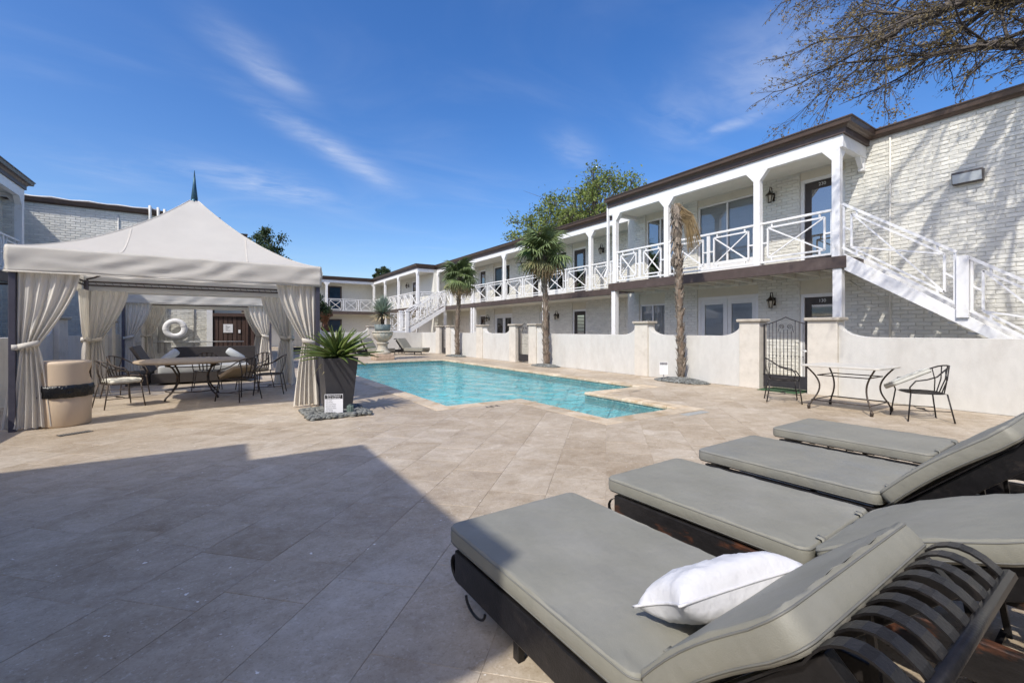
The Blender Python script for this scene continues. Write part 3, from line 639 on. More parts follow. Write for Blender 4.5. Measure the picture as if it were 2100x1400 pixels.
def gutter(parent, pts, zb=5.92):
    """ogee gutter along plan points; outside is to the right of travel"""
    P = [Vector((x, y, 0)) for x, y in pts]; m_ = MB(); rows = []
    for i, p in enumerate(P):
        def nrm(a, b):
            d = (b - a).normalized(); return Vector((d.y, -d.x, 0))
        if i == 0: n = nrm(P[0], P[1])
        elif i == len(P) - 1: n = nrm(P[-2], P[-1])
        else:
            n1, n2 = nrm(P[i - 1], p), nrm(p, P[i + 1]); n = (n1 + n2); n = n / (1 + n1.dot(n2))
        rows.append([p - n * q + Vector((0, 0, zb + z)) for q, z in GP])
    for i in range(len(P) - 1):
        for j in range(len(GP)):
            k2 = (j + 1) % len(GP); m_.add([rows[i][j], rows[i][k2], rows[i + 1][k2], rows[i + 1][j]], [(0, 1, 2, 3)])
    m_.add(rows[0], [tuple(range(len(GP)))]); m_.add(rows[-1], [tuple(range(len(GP)))])
    return part('gutter', m_, GUTTER, parent)
def door(parent, axis, c, u0, u1, z0, z1, kind='dark', num=None, dirn=1, frame=WHITE):
    """a door set in the wall whose face is at c; dirn +1 when the room lies towards + of the wall axis"""
    f = (lambda n, q, z: (c + dirn * n, q, z)) if axis == 'y' else (lambda n, q, z: (q, c + dirn * n, z))
    def bx(m__, n0, n1, a, b, za, zb): p, q = f(n0, a, za), f(n1, b, zb); m__.box(p[0], q[0], p[1], q[1], za, zb)
    m_ = MB(); bx(m_, .045, .16, u0, u0 + .09, z0, z1); bx(m_, .045, .16, u1 - .09, u1, z0, z1); bx(m_, .045, .16, u0 + .09, u1 - .09, z1 - .09, z1)
    d = part('door', m_, frame, parent, bevel=.004); a, b, zt = u0 + .09, u1 - .09, z1 - .09
    if kind in ('dark', 'louver'):
        m_ = MB(); s = .15
        bx(m_, .09, .14, a, a + s, z0, zt); bx(m_, .09, .14, b - s, b, z0, zt); bx(m_, .09, .14, a + s, b - s, zt - .20, zt); bx(m_, .09, .14, a + s, b - s, z0, z0 + .3)
        part('leaf', m_, DARKDOOR, d, bevel=.003)
        m_ = MB()
        if kind == 'louver':
            for i in range(26): za = z0 + .31 + (zt - .52 - z0) * i / 26; bx(m_, .10, .125, a + s, b - s, za, za + .045)
            part('louver', m_, LOUVER, d)
        else:
            bx(m_, .105, .109, a + s, b - s, z0 + .3, zt - .2); part('pane', m_, GLASSR, d); m_ = MB(); bx(m_, .18, .2, a, b, z0, zt)
            part('blind', m_, BLIND if num else ROOMDARK, d)
    elif kind == 'french':
        mid = (a + b) / 2
        for (p_, q_) in ((a, mid - .005), (mid + .005, b)):
            m_ = MB(); s = .13; bx(m_, .07, .12, p_, p_ + s, z0, zt); bx(m_, .07, .12, q_ - s, q_, z0, zt); bx(m_, .07, .12, p_ + s, q_ - s, zt - .16, zt); bx(m_, .07, .12, p_ + s, q_ - s, z0, z0 + .3); part('leaf', m_, CREAMDOOR, d, bevel=.004)
            m_ = MB(); bx(m_, .09, .094, p_ + s, q_ - s, z0 + .3, zt - .16); part('pane', m_, GLASS, d); m_ = MB(); bx(m_, .125, .14, p_ + s - .02, q_ - s + .02, z0 + .28, zt - .14); part('blind', m_, BLIND, d)
    if num:
        rot = Matrix(((0, 0, -1, 0), (-1, 0, 0, 0), (0, 1, 0, 0), (0, 0, 0, 1)))
        text('number', num, .115, METALW, d, Matrix.Translation(f(.086, (a + b) / 2 + .02, zt - .10)) @ rot)
    m_ = MB(); q = f(.06, a + .06, z0 + 1.05); m_.lathe([(0, -.03), (.03, 0), (0, .03)], 8, q, cap=False); part('handle', m_, METALW, d, True)
    return d
def window(parent, axis, c, u0, u1, z0, z1, n=2, dirn=1, back=BLIND, gl=GLASS, frame=WHITE):
    f = (lambda n_, q, z: (c + dirn * n_, q, z)) if axis == 'y' else (lambda n_, q, z: (q, c + dirn * n_, z))
    def bx(m__, n0, n1, a, b, za, zb): p, q = f(n0, a, za), f(n1, b, zb); m__.box(p[0], q[0], p[1], q[1], za, zb)
    m_ = MB(); fr = .055; bx(m_, .06, .14, u0, u1, z1 - fr, z1); bx(m_, .06, .14, u0, u1, z0, z0 + fr)
    for i in range(n + 1): q = u0 + (u1 - u0 - fr) * i / n; bx(m_, .06, .139, q, q + fr, z0 + fr, z1 - fr)
    w_ = part('window', m_, frame, parent, bevel=.004)
    for i in range(n):
        a = u0 + (u1 - u0) * i / n + fr * .4; b = u0 + (u1 - u0) * (i + 1) / n - fr * .4; m_ = MB(); bx(m_, .10, .104, a, b, z0 + fr * .5, z1 - fr * .5); part('pane', m_, gl, w_)
    m_ = MB()
    if back is BLIND:
        k2 = int((z1 - z0) / .055)
        for i in range(k2):
            za = z0 + (z1 - z0) * i / k2; bx(m_, .165 + .006 * (i % 2), .18, u0 + .02, u1 - .02, za, za + (z1 - z0) / k2 - .003)
    else:
        nn = 40
        for i in range(nn): q = u0 + (u1 - u0) * i / nn; bx(m_, .17 + .02 * math.sin(i * 1.3), .21, q, q + (u1 - u0) / nn, z0, z1)
    part('blind', m_, back, w_)
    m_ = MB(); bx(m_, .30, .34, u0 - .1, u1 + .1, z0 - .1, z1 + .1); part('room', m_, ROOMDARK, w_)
    return w_
def lantern(parent, x, y, z, dx=-1, dy=0, s=1.):
    m_ = MB(); cx_, cy_ = x + dx * .17 * s, y + dy * .17 * s
    m_.lathe([(.05 * s, 0), (.095 * s, .20 * s), (.11 * s, .21 * s), (.03 * s, .30 * s), (.015 * s, .33 * s), (.02 * s, .35 * s), (0, .37 * s)], 6, (cx_, cy_, z - .15 * s), cap=False)
    L_ = part('lantern', m_, LAMPM, parent)
    m_ = MB(); m_.tube([(x, y, z + .05 * s), (x + dx * .08 * s, y + dy * .08 * s, z + .28 * s), (cx_, cy_, z + .27 * s), (cx_, cy_, z + .2 * s)], .012 * s, 5); m_.box(x - .02, x + .02, y - .05, y + .05, z - .08, z + .14); part('bracket', m_, LAMPM, L_)
    m_ = MB()
    for i in range(6):
        a0, a1 = (i + .16) * math.pi / 3, (i + .84) * math.pi / 3
        m_.add([(cx_ + r_ * math.cos(t_), cy_ + r_ * math.sin(t_), z - .15 * s + zz_) for r_, t_, zz_ in ((.056 * s, a0, .015 * s), (.056 * s, a1, .015 * s), (.098 * s, a1, .19 * s), (.098 * s, a0, .19 * s))], [(0, 1, 2, 3)])
    part('pane', m_, LAMPG, L_)
def flood(parent, axis, c, u, z, dirn=-1, s=1.):
    m_ = MB(); w, hh = .23 * s, .12 * s
    prof = [(0, hh), (.16 * s, hh), (.17 * s, hh * .7), (.12 * s, -hh), (0, -hh)]
    m_.prism(prof, lambda n, q: (c + dirn * n, u - w, z + q), lambda n, q: (c + dirn * n, u + w, z + q)); F = part('flood_light', m_, mat('flood_case', (.09, .08, .075), .5, .1, 9), parent, bevel=.008)
    m_ = MB(); e = .014; a0, a1 = Vector((c + dirn * (.168 * s), 0, z + hh * .60)), Vector((c + dirn * (.124 * s), 0, z - hh * .88))
    n_ = Vector((dirn, 0, -.28)).normalized() * .006
    m_.add([a0 + n_ + Vector((0, u - w + e, 0)), a0 + n_ + Vector((0, u + w - e, 0)), a1 + n_ + Vector((0, u + w - e, 0)), a1 + n_ + Vector((0, u - w + e, 0))], [(0, 1, 2, 3)]); part('lens', m_, FLOODG, F)

ZD, ZB, ZS = 3.05, 5.52, 5.80                          # deck, beam bottom, beam top
# --- near right building: projecting balcony block and the tall brick end wall
nb = thing('brick_building', 'white painted brick building with balcony, outside stair and tree shadows, nearest on the right', 'building', (12.95, 4.3, 0), 0, None, True)
NX = 12.95
lowops = [(4.72, 5.76, 0, 2.72), (6.86, 8.83, 0, 2.72), (10.1, 11.24, 0, 2.72)]
upops = [(4.72, 5.76, ZD, 5.60), (6.86, 8.83, ZD, 5.60), (9.75, 10.95, ZD, 5.60)]
part('wall', wall_cells('y', NX, .35, -7, 11.5, 0, 6.0, lowops + upops), MORTAR, nb)
bricks(nb, 'y', NX, -2.4, 11.5, 0, 5.92, lowops + upops, indiv=300)
for (a, b, z0_, z1_) in ((4.72, 5.76, 2.36, 2.72), (6.86, 8.83, 2.46, 2.72), (10.1, 11.24, 2.34, 2.72), (4.72, 5.76, 5.40, 5.60), (6.86, 8.83, 5.40, 5.60), (9.75, 10.95, 5.4, 5.6)): m_ = MB(); m_.box(NX + .03, NX + .2, a, b, z0_, z1_); part('header_panel', m_, PANEL, nb)
m_ = MB(); m_.box(NX + .04, NX + .2, 6.86, 8.83, ZD, ZD + .45); part('window_apron', m_, WHITE, nb)
door(nb, 'y', NX, 4.72, 5.76, ZD, 5.40, 'dark', '230'); door(nb, 'y', NX, 4.72, 5.76, .02, 2.36, 'dark', '130'); door(nb, 'y', NX, 6.86, 8.83, .02, 2.46, 'french')
window(nb, 'y', NX, 6.86, 8.83, ZD + .45, 5.40, 2); window(nb, 'y', NX, 10.1, 11.24, .1, 2.34, 2, back=CURT_IN); window(nb, 'y', NX, 9.75, 10.95, ZD + .02, 5.4, 2, back=CURT_IN, gl=GLASSR)
lantern(nb, NX - .03, 6.44, 5.1); lantern(nb, NX - .03, 6.42, 2.17)
# balcony
m_ = MB(); m_.box(11.68, NX - .02, 4.30, 11.46, ZD - .05, ZD - .005); part('deck_floor', m_, mat('deck_boards', (.30, .28, .25), .8, .15, 6, aniso=(1, 8, 1)), nb)
m_ = MB(); m_.box(11.6, 11.68, 4.22, 11.50, 2.80, ZD + .02); m_.box(11.68, NX - .02, 4.22, 4.30, 2.80, ZD + .018); m_.box(11.68, NX - .02, 11.46, 11.5, 2.80, ZD + .018); part('deck_fascia', m_, BROWN, nb, bevel=.006)
for i in range(12): m_ = MB(); y = 4.7 + i * .58; m_.box(11.69, NX - .02, y, y + .06, 2.80, ZD - .052); part('joist', m_, SOFFIT, nb)
m_ = MB(); m_.box(11.62, 11.76, 4.28, 11.48, ZB, ZS); part('beam', m_, WHITE, nb, bevel=.005)
m_ = MB(); m_.box(11.76, NX - .01, 4.28, 4.42, ZB, ZS); part('end_beam', m_, WHITE, nb, bevel=.005); m_ = MB(); m_.box(11.76, NX + .3, 11.34, 11.48, ZB, ZS); part('end_beam', m_, WHITE, nb, bevel=.005)
m_ = MB(); m_.box(11.76, NX - .02, 4.42, 11.34, 5.62, 5.66); part('soffit', m_, SOFFIT, nb)
m_ = MB(); m_.box(11.58, 11.66, 4.22, 11.52, ZS + .003, 5.98); m_.box(11.66, NX + .02, 4.22, 4.30, ZS + .003, 5.98); m_.box(11.66, NX + .5, 11.44, 11.52, ZS + .003, 5.98); part('roof_fascia', m_, BROWN, nb)
m_ = MB(); m_.box(11.62, 24, 4.26, 11.52, 5.985, 6.07); m_.box(NX - .02, 24, -7, 4.26, 5.985, 6.07); part('roof', m_, ROOFM, nb)
gutter(nb, [(NX - .03, -7), (NX - .03, 4.20), (11.58, 4.20), (11.58, 11.54)][::-1])
for i, (y, br) in enumerate(((4.42, (0, 1)), (6.2, (1, 1)), (9.02, (1, 1)), (11.22, (1, 0)))):
    post(nb, 11.69, y, ZD + .02, ZB, .16, 'y', br, inward=1 if i in (0, 3) else 0)
post(nb, 11.72, 4.40, 0, 2.80, .18, 'y', (0, 0)); post(nb, 11.72, 11.28, 0, 2.80, .18, 'y', (0, 0))
post(nb, NX - .07, 4.36, ZB - .30, ZB, .12, 'y', (0, 0), 'bracket', inward=-1)
railing(nb, (11.69, 4.50, ZD), (11.69, 6.12, ZD), 1, True); railing(nb, (11.69, 6.28, ZD), (11.69, 8.94, ZD), 2, True); railing(nb, (11.69, 9.10, ZD), (11.69, 11.14, ZD), 2, True)
# conduit, flood light
m_ = MB(); m_.tube([(NX - .03, 3.83, .4), (NX - .03, 3.83, 5.9)], .022, 6); part('conduit', m_, mat('painted_conduit', (.68, .66, .6), .6, .05, 9), nb, True)
m_ = MB(); m_.tube([(NX - .03, 4.62, 2.62), (NX - .03, 4.3, 2.35), (NX - .03, 4.0, 2.20), (NX - .03, 3.86, 2.17)], .012, 5); part('cable', m_, mat('painted_conduit', (.68, .66, .6)), nb, True)
flood(nb, 'y', NX - .015, 2.54, 4.56)
# downpipe at the inner corner
m_ = MB(); m_.box(11.60, 11.68, 11.5, 11.57, 3.6, 5.9); m_.bar((11.64, 11.535, 3.62), (11.50, 11.55, 3.30), .07, .08); part('downpipe', m_, WHITE, nb)
# stair down towards the viewer's right
slope = .735; st0 = 4.26
sy = lambda y: ZD - slope * (st0 - y)
for X in (11.66, 12.62):
    m_ = MB(); m_.prism([(st0, ZD - .30), (st0, ZD + .06), (st0 - 4.1, sy(st0 - 4.1) + .06), (st0 - 4.1, sy(st0 - 4.1) - .32 if sy(st0 - 4.1) > .32 else 0)], lambda y, z: (X - .03, y, z), lambda y, z: (X + .03, y, z)); part('stringer', m_, WHITE, nb, bevel=.004)
for i in range(1, 15):
    y = st0 - i * .275; z = sy(y) - .05; m_ = MB(); m_.box(11.70, 12.58, y - .02, y + .25, z - .06, z - .02); part('tread', m_, mat('stair_tread', (.55, .54, .5), .8, .1, 8), nb)
post(nb, 11.66, 2.36, sy(2.36) - .02, sy(2.36) + 1.14, .17, 'y', (0, 0), 'newel')
railing(nb, (11.66, 4.30, sy(4.30) + .06), (11.66, 2.45, sy(2.45) + .06), 1, True, lo=.12); railing(nb, (11.66, 2.27, sy(2.27) + .06), (11.66, .42, sy(.42) + .06), 1, True, lo=.12)

# --- middle building set back behind the palms
MX = 14.25; FXM = 12.92
mbd = thing('brick_building', 'long white brick building with crossed balcony railing, set back behind the two leafy palms', 'building', (14.25, 12, 0), 0, None, True)
lo2 = [(15.55, 16.55, 0, 2.75), (21.9, 24.0, 0, 2.75), (25.1, 26.0, 0, 2.75), (18.3, 19.2, 0, 2.75), (27.4, 29.2, 0, 2.75)]
up2 = [(15.55, 16.55, ZD, 5.6), (17.0, 18.6, ZD, 5.6), (19.3, 20.0, ZD, 5.6), (22.2, 24.1, ZD, 5.6), (25.1, 26.0, ZD, 5.6)]
part('wall', wall_cells('y', MX, .3, 11.5, 30.6, 0, 6.0, lo2 + up2), MORTAR, mbd)
bricks(mbd, 'y', MX, 11.5, 30.0, 0, 5.6, lo2 + up2, indiv=60, seed=4)
m_ = MB(); m_.box(NX, MX + .3, 11.5, 11.8, 0, 6.0); part('side_wall', m_, MORTAR, mbd)
for (a, b, c_, d_) in up2: m_ = MB(); m_.box(MX + .03, MX + .2, a, b, 5.36, 5.6); part('header_panel', m_, PANEL, mbd)
for (a, b, c_, d_) in lo2: m_ = MB(); m_.box(MX + .03, MX + .2, a, b, 2.4, 2.75); part('header_panel', m_, PANEL, mbd)
for a, b in ((17.0, 18.6), (22.2, 24.1)): m_ = MB(); m_.box(MX + .04, MX + .2, a, b, ZD, ZD + .4); part('window_apron', m_, WHITE, mbd)
door(mbd, 'y', MX, 15.55, 16.55, ZD, 5.36, 'dark'); door(mbd, 'y', MX, 15.55, 16.55, .02, 2.4, 'louver'); door(mbd, 'y', MX, 25.1, 26.0, ZD, 5.36, 'dark'); door(mbd, 'y', MX, 25.1, 26.0, .02, 2.4, 'dark')
door(mbd, 'y', MX, 21.9, 24.0, .02, 2.4, 'french'); door(mbd, 'y', MX, 18.3, 19.2, .02, 2.4, 'louver'); door(mbd, 'y', MX, 19.3, 20.0, ZD, 5.36, 'dark')
m_ = MB(); m_.box(MX + .05, MX + .1, 27.4, 28.29, .02, 2.4); part('door', m_, PIERM, mbd); m_ = MB(); m_.box(MX + .05, MX + .1, 28.31, 29.2, .02, 2.4); part('door', m_, PIERM, mbd)
window(mbd, 'y', MX, 17.0, 18.6, ZD + .4, 5.36, 2, back=CURT_IN); window(mbd, 'y', MX, 22.2, 24.1, ZD + .4, 5.36, 2, back=CURT_IN)
lantern(mbd, MX - .03, 14.4, 4.95); lantern(mbd, MX - .03, 17.6, 2.1); lantern(mbd, MX - .03, 24.6, 2.1)
flood(mbd, 'y', MX - .02, 21.0, 5.15, s=.95)
m_ = MB(); m_.box(FXM + .08, MX, 11.52, 30.5, ZD - .05, ZD - .005); part('deck_floor', m_, MATS['deck_boards'], mbd)
m_ = MB(); m_.box(FXM, FXM + .08, 11.52, 30.0, 2.82, ZD + .02); part('deck_fascia', m_, BROWN, mbd, bevel=.006)
m_ = MB(); m_.box(FXM + .08, MX, 11.52, 30.5, 2.80, 2.84); part('deck_soffit', m_, SOFFIT, mbd)
m_ = MB(); m_.box(FXM + .02, FXM + .16, 11.53, 30.2, ZB + .05, ZS); part('beam', m_, WHITE, mbd, bevel=.005)
m_ = MB(); m_.box(FXM + .16, MX - .02, 11.53, 30.5, 5.62, 5.66); part('soffit', m_, SOFFIT, mbd)
m_ = MB(); m_.box(FXM - .02, FXM + .06, 11.53, 30.0, ZS + .003, 5.98); part('roof_fascia', m_, BROWN, mbd)
m_ = MB(); m_.box(FXM, 24, 11.53, 30.4, 5.985, 6.065); part('roof', m_, ROOFM, mbd)
gutter(mbd, [(FXM - .02, 30.0), (FXM - .02, 11.55)][::1] if False else [(FXM - .02, 30.05), (FXM - .02, 11.55)])
pys = [13.9, 17.2, 20.8, 24.5, 27.6, 29.9]
for y in pys: post(mbd, FXM + .09, y, ZD + .02, ZB + .05, .15, 'y', (1, 1))
for y in (17.15, 24.3, 24.62, 28.7): post(mbd, FXM + .1, y, 0, 2.82, .16, 'y', (0, 0))
ends_ = [11.6] + pys
for a, b in zip(ends_[:-1], ends_[1:]): railing(mbd, (FXM + .09, a + .08, ZD), (FXM + .09, b - .08, ZD), 2 if b - a > 2.2 else 1, a < 18)
m_ = MB(); m_.lathe([(0, -.03), (.14, -.03), (.13, .03), (.05, .07), (0, .08)], 14, (0, 0, 0), cap=False); m_.v = [(MX - .03 - z, 26.6 + y, 2.55 + x) for x, y, z in m_.v]; part('alarm_bell', m_, REDM, mbd, True)
# --- far stair, running down to the left in front of the far block
fs = thing('stair', 'white painted stair with crossed railing descending behind the far stucco wall', 'stairs', (12.9, 28.4, 0), 0, None, True)
fz = lambda x: ZD - .60 * (12.85 - x)
for Y in (28.3, 29.5):
    m_ = MB(); m_.prism([(12.85, ZD - .28), (12.85, ZD + .02), (10.1, fz(10.1) + .02), (10.1, fz(10.1) - .30)], lambda x, z: (x, Y - .03, z), lambda x, z: (x, Y + .03, z)); part('stringer', m_, WHITE, fs)
    railing(fs, (12.8, Y, fz(12.8) + .05), (10.25, Y, fz(10.25) + .05), 2, False)
    post(fs, 10.1, Y, 0, fz(10.1) + 1.25, .2, 'x', (0, 0), 'newel'); m_ = MB(); m_.box(9.97, 10.23, Y - .13, Y + .13, fz(10.1) + 1.252, fz(10.1) + 1.33); part('newel_cap', m_, WHITE, fs, bevel=.01)
for i in range(10): m_ = MB(); x = 12.6 - i * .27; m_.box(x - .26, x, 28.34, 29.46, fz(x) - .10, fz(x) - .05); part('tread', m_, MATS['stair_tread'], fs)
m_ = MB(); m_.box(8.9, 10.2, 28.27, 29.6, .9, 1.38); part('landing', m_, WHITE, fs); railing(fs, (10.0, 28.3, 1.38), (9.0, 28.3, 1.38), 1, False)
# --- far building: projecting block and the wing across the back
fb = thing('brick_building', 'far white building with balcony wrapping around the corner behind the urn', 'building', (11.45, 30, 0), 0, None, True)
FBX, FBY = 11.45, 41.0
part('wall', wall_cells('y', FBX + 1.3, .3, 30.0, 42.5, 0, 6.0, []), BRICK, fb); part('back_wall', wall_cells('x', FBY + 1.3, .3, -4, FBX + 1.6, 0, 6.0, []), BRICK, fb)
m_ = MB(); m_.box(FBX + 1.6, 15.5, 30.2, 30.5, 0, 5.98); part('return_wall', m_, BRICK, fb)
door(fb, 'y', FBX + 1.18, 33.4, 34.3, ZD, 5.3, 'dark'); window(fb, 'y', FBX + 1.16, 37.0, 38.2, ZD + .4, 5.3, 1, back=CURT_IN)
lantern(fb, FBX + 1.27, 35.2, 5.0, s=1.1)
m_ = MB(); m_.box(7.75, 8.95, FBY + 1.22, FBY + 1.3, ZD, 5.36); m_.box(7.75, 8.95, FBY + 1.22, FBY + 1.3, .02, 2.4); part('door_surround', m_, BROWN, fb)
m_ = MB(); m_.box(7.9, 8.8, FBY + 1.16, FBY + 1.20, ZD + .05, 5.25); m_.box(7.9, 8.8, FBY + 1.16, FBY + 1.20, .1, 2.3); part('door_pane', m_, mat('dark_blue_glass', (.02, .045, .08), .06, .3, 2), fb)
m_ = MB(); m_.box(FBX, FBX + .08, 30.02, FBY, 2.82, ZD + .02); m_.box(-4, FBX, FBY - .0, FBY + .08, 2.82, ZD + .021); part('deck_fascia', m_, BROWN, fb)
m_ = MB(); m_.box(FBX + .08, FBX + 1.3, 30.02, FBY + 1.3, 2.86, ZD - .01); m_.box(-4, FBX + .08, FBY + .08, FBY + 1.3, 2.86, ZD - .011); part('deck_floor', m_, MATS['deck_boards'], fb)
m_ = MB(); m_.box(FBX + .02, FBX + .16, 30.02, FBY, ZB + .05, ZS); m_.box(-4, FBX + .16, FBY + .02, FBY + .16, ZB + .05, ZS - .002); m_.box(FBX + .16, FXM + .2, 30.02, 30.16, ZB + .05, ZS - .004); part('beam', m_, WHITE, fb)
m_ = MB(); m_.box(FBX + .16, FBX + 1.3, 30.16, FBY + 1.3, 5.62, 5.66); m_.box(-4, FBX + .16, FBY + .16, FBY + 1.3, 5.62, 5.659); part('soffit', m_, SOFFIT, fb)
m_ = MB(); m_.box(FBX - .02, FBX + .06, 29.98, FBY - .02, ZS + .003, 5.98); m_.box(-4, FBX + .06, FBY - .02, FBY + .06, ZS + .003, 5.979); m_.box(FBX + .06, FXM, 29.98, 30.06, ZS + .003, 5.978); part('roof_fascia', m_, BROWN, fb)
m_ = MB(); m_.box(FBX, 24, 30.45, 55, 5.985, 6.068); m_.box(FBX, FXM + .1, 30.0, 30.45, 5.985, 6.068); m_.box(-4, FBX, FBY, 55, 5.985, 6.067); part('roof', m_, ROOFM, fb)
gutter(fb, [(-4, FBY - .02), (FBX - .02, FBY - .02), (FBX - .02, 29.96), (FXM - .05, 29.96)])
for y in (30.1, 34.2, 37.7): post(fb, FBX + .09, y, ZD, ZB + .05, .17, 'y', (1, 1)); post(fb, FBX + .09, y, 0, 2.82, .17, 'y', (0, 0))
for x in (FBX + .09, 7.45, 3.6): post(fb, x, FBY + .09, ZD, ZB + .05, .17, 'x', (1, 1))
for a, b in ((30.1, 34.2), (34.2, 37.7), (37.7, 41.0)): railing(fb, (FBX + .09, a + .09, ZD), (FBX + .09, b - .09, ZD), 3, False)
railing(fb, (FBX, FBY + .09, ZD), (7.54, FBY + .09, ZD), 3, False); railing(fb, (7.36, FBY + .09, ZD), (3.7, FBY + .09, ZD), 3, False); railing(fb, (FBX + .2, 30.1, ZD), (FXM, 30.1, ZD), 1, False)

# --- left building: brick end wall with the ring buoy, balcony block at the frame edge
lb = thing('brick_building', 'white brick building on the left with sunlit wall above the cabana and shaded balcony', 'building', (-6.4, 22.4, 0), 0, None, True)
LX, LY = -6.45, 22.4
part('wall', wall_cells('x', LY, .3, LX, -.48, 0, 6.0, []), MORTAR, lb); bricks(lb, 'x', LY, LX, -.62, 0, 5.92, [], indiv=120, seed=9)
m_ = MB(); m_.box(-.62, -.42, LY - .03, LY + .3, 0, 2.3); part('pilaster', m_, WHITE, lb)
part('side_wall', wall_cells('y', LX - .3, .3, 11.0, 22.7, 0, 6.0, []), MORTAR, lb); bricks(lb, 'y', LX, 11.0, LY, 0, 5.9, [], 0, 11, sg=1)
m_ = MB(); m_.box(-20, LX + .1, 11.0, LY, 5.985, 6.07); m_.box(-20, -.3, LY, 32, 5.985, 6.07); part('roof', m_, ROOFM, lb)
gutter(lb, [(LX + .1, 10.9), (LX + .1, LY - .05), (-.3, LY - .05), (-.3, 25.4), (.8, 25.4), (.8, 32)][::1])
m_ = MB(); m_.box(-.4, .7, 25.45, 32, 0, 5.98); m_.box(-20, -.48, LY + .3, 32, 0, 5.98); part('rear_wing', m_, PANEL, lb)
m_ = MB(); m_.box(-.3, .8, 25.42, 32, 5.985, 6.07); part('rear_roof', m_, ROOFM, lb)
# balcony block
BXl = -5.25; ya, yb = 12.9, 20.0
m_ = MB(); m_.box(LX, BXl - .08, ya, yb, ZD - .2, ZD - .005); part('deck_floor', m_, SOFFIT, lb)
m_ = MB(); m_.box(BXl - .08, BXl, ya - .02, yb + .02, 2.80, ZD + .02); m_.box(LX, BXl - .08, yb - .05, yb + .02, 2.80, ZD + .018); part('deck_fascia', m_, BROWN, lb)
m_ = MB(); m_.box(BXl - .16, BXl - .02, ya, yb, ZB, ZS); m_.box(LX, BXl - .16, yb - .14, yb, ZB, ZS - .002); part('beam', m_, WHITE, lb)
m_ = MB(); m_.box(LX, BXl - .16, ya, yb - .14, 5.62, 5.66); part('soffit', m_, SOFFIT, lb)
m_ = MB(); m_.box(BXl - .06, BXl + .02, ya - .05, yb + .05, ZS + .003, 5.98); m_.box(LX, BXl - .06, yb - .03, yb + .05, ZS + .003, 5.979); part('roof_fascia', m_, BROWN, lb)
m_ = MB(); m_.box(LX, BXl, ya, yb, 5.985, 6.071); part('balcony_roof', m_, ROOFM, lb)
gutter(lb, [(LX, yb + .07), (BXl + .02, yb + .07), (BXl + .02, ya - .05), (LX, ya - .05)][::-1])
for y, br in ((13.1, (0, 1)), (16.3, (1, 1)), (19.85, (1, 0))): post(lb, BXl - .09, y, ZD + .02, ZB, .17, 'y', br, inward=-1); post(lb, BXl - .09, y, 0, 2.8, .17, 'y', (0, 0))
railing(lb, (BXl - .09, 13.2, ZD), (BXl - .09, 16.2, ZD), 2, False); railing(lb, (BXl - .09, 16.4, ZD), (BXl - .09, 19.75, ZD), 3, True)
# roof cables and conduits over the sunlit wall
m_ = MB(); m_.tube([(x, LY - .1 + .03 * math.sin(x * 5), 6.14 + .02 * math.sin(x * 7)) for x in [-6.2 + .25 * i for i in range(17)]], .035, 6); part('cable_run', m_, CONDUIT, lb, True)
m_ = MB(); m_.tube([(x, LY - .02, 6.11 + .015 * math.sin(x * 9)) for x in [-6.2 + .3 * i for i in range(18)]], .02, 5); part('cable_run', m_, mat('cable_black', (.03, .03, .03), .6), lb, True)
for k2, x in enumerate((-2.45, -2.2, -2.0)):
    m_ = MB(); m_.tube([(x, LY + .3, 6.2 - .04 * k2), (x, LY - .15, 6.24 - .04 * k2), (x + .02, LY - .26, 6.15), (x + .03, LY - .26, 5.6), (x + .03, LY - .05, 5.0), (x + .03, LY - .05, .5)], .05, 8); part('conduit', m_, CONDUIT, lb, True)
for x in (-3.4, -1.05): m_ = MB(); m_.tube([(x, LY - .035, .2), (x, LY - .035, 5.8)], .02, 5); part('conduit', m_, CONDUIT, lb, True)
m_ = MB(); m_.box(-.3, .75, 25.35, 25.45, 5.5, 5.98); part('rear_fascia', m_, BROWN, lb)

# --- the building whose roof shades the patio on the left, out of the picture
sb = thing('flat_roofed_building', 'white flat roofed building beside the patio whose roof shades the paving, plus added bounce wing', 'building', (-5, 1, 0), 0, None, True)
m_ = MB(); m_.box(-14, -4.85, -.35, 3.05, 0, 5.98); part('wall', m_, BRICK, sb)
m_ = MB(); m_.box(-14, -4.7, -.56, 4.02, 5.6, 6.09); part('roof', m_, ROOFM, sb)
m_ = MB(); m_.box(-4.7, -3.5, -.56, 3.19, 5.6, 6.09); m_.box(-4.85, -3.6, -.45, 3.1, 2.8, 3.05); part('balcony_roof', m_, BROWN, sb)
m_ = MB(); m_.box(-14, 9.5, -8.5, -4.2, 0, 5.95); part('rear_wing', m_, BRICK, sb); m_ = MB(); m_.box(-14, 9.7, -8.5, -4.0, 5.955, 6.09); part('rear_roof', m_, ROOFM, sb)  # unseen wing and roof, added to hide sky and bounce warm light
for y in (-.3, 1.3, 2.95): post(sb, -3.72, y, 0, 5.6, .16, 'y', (1, 1))
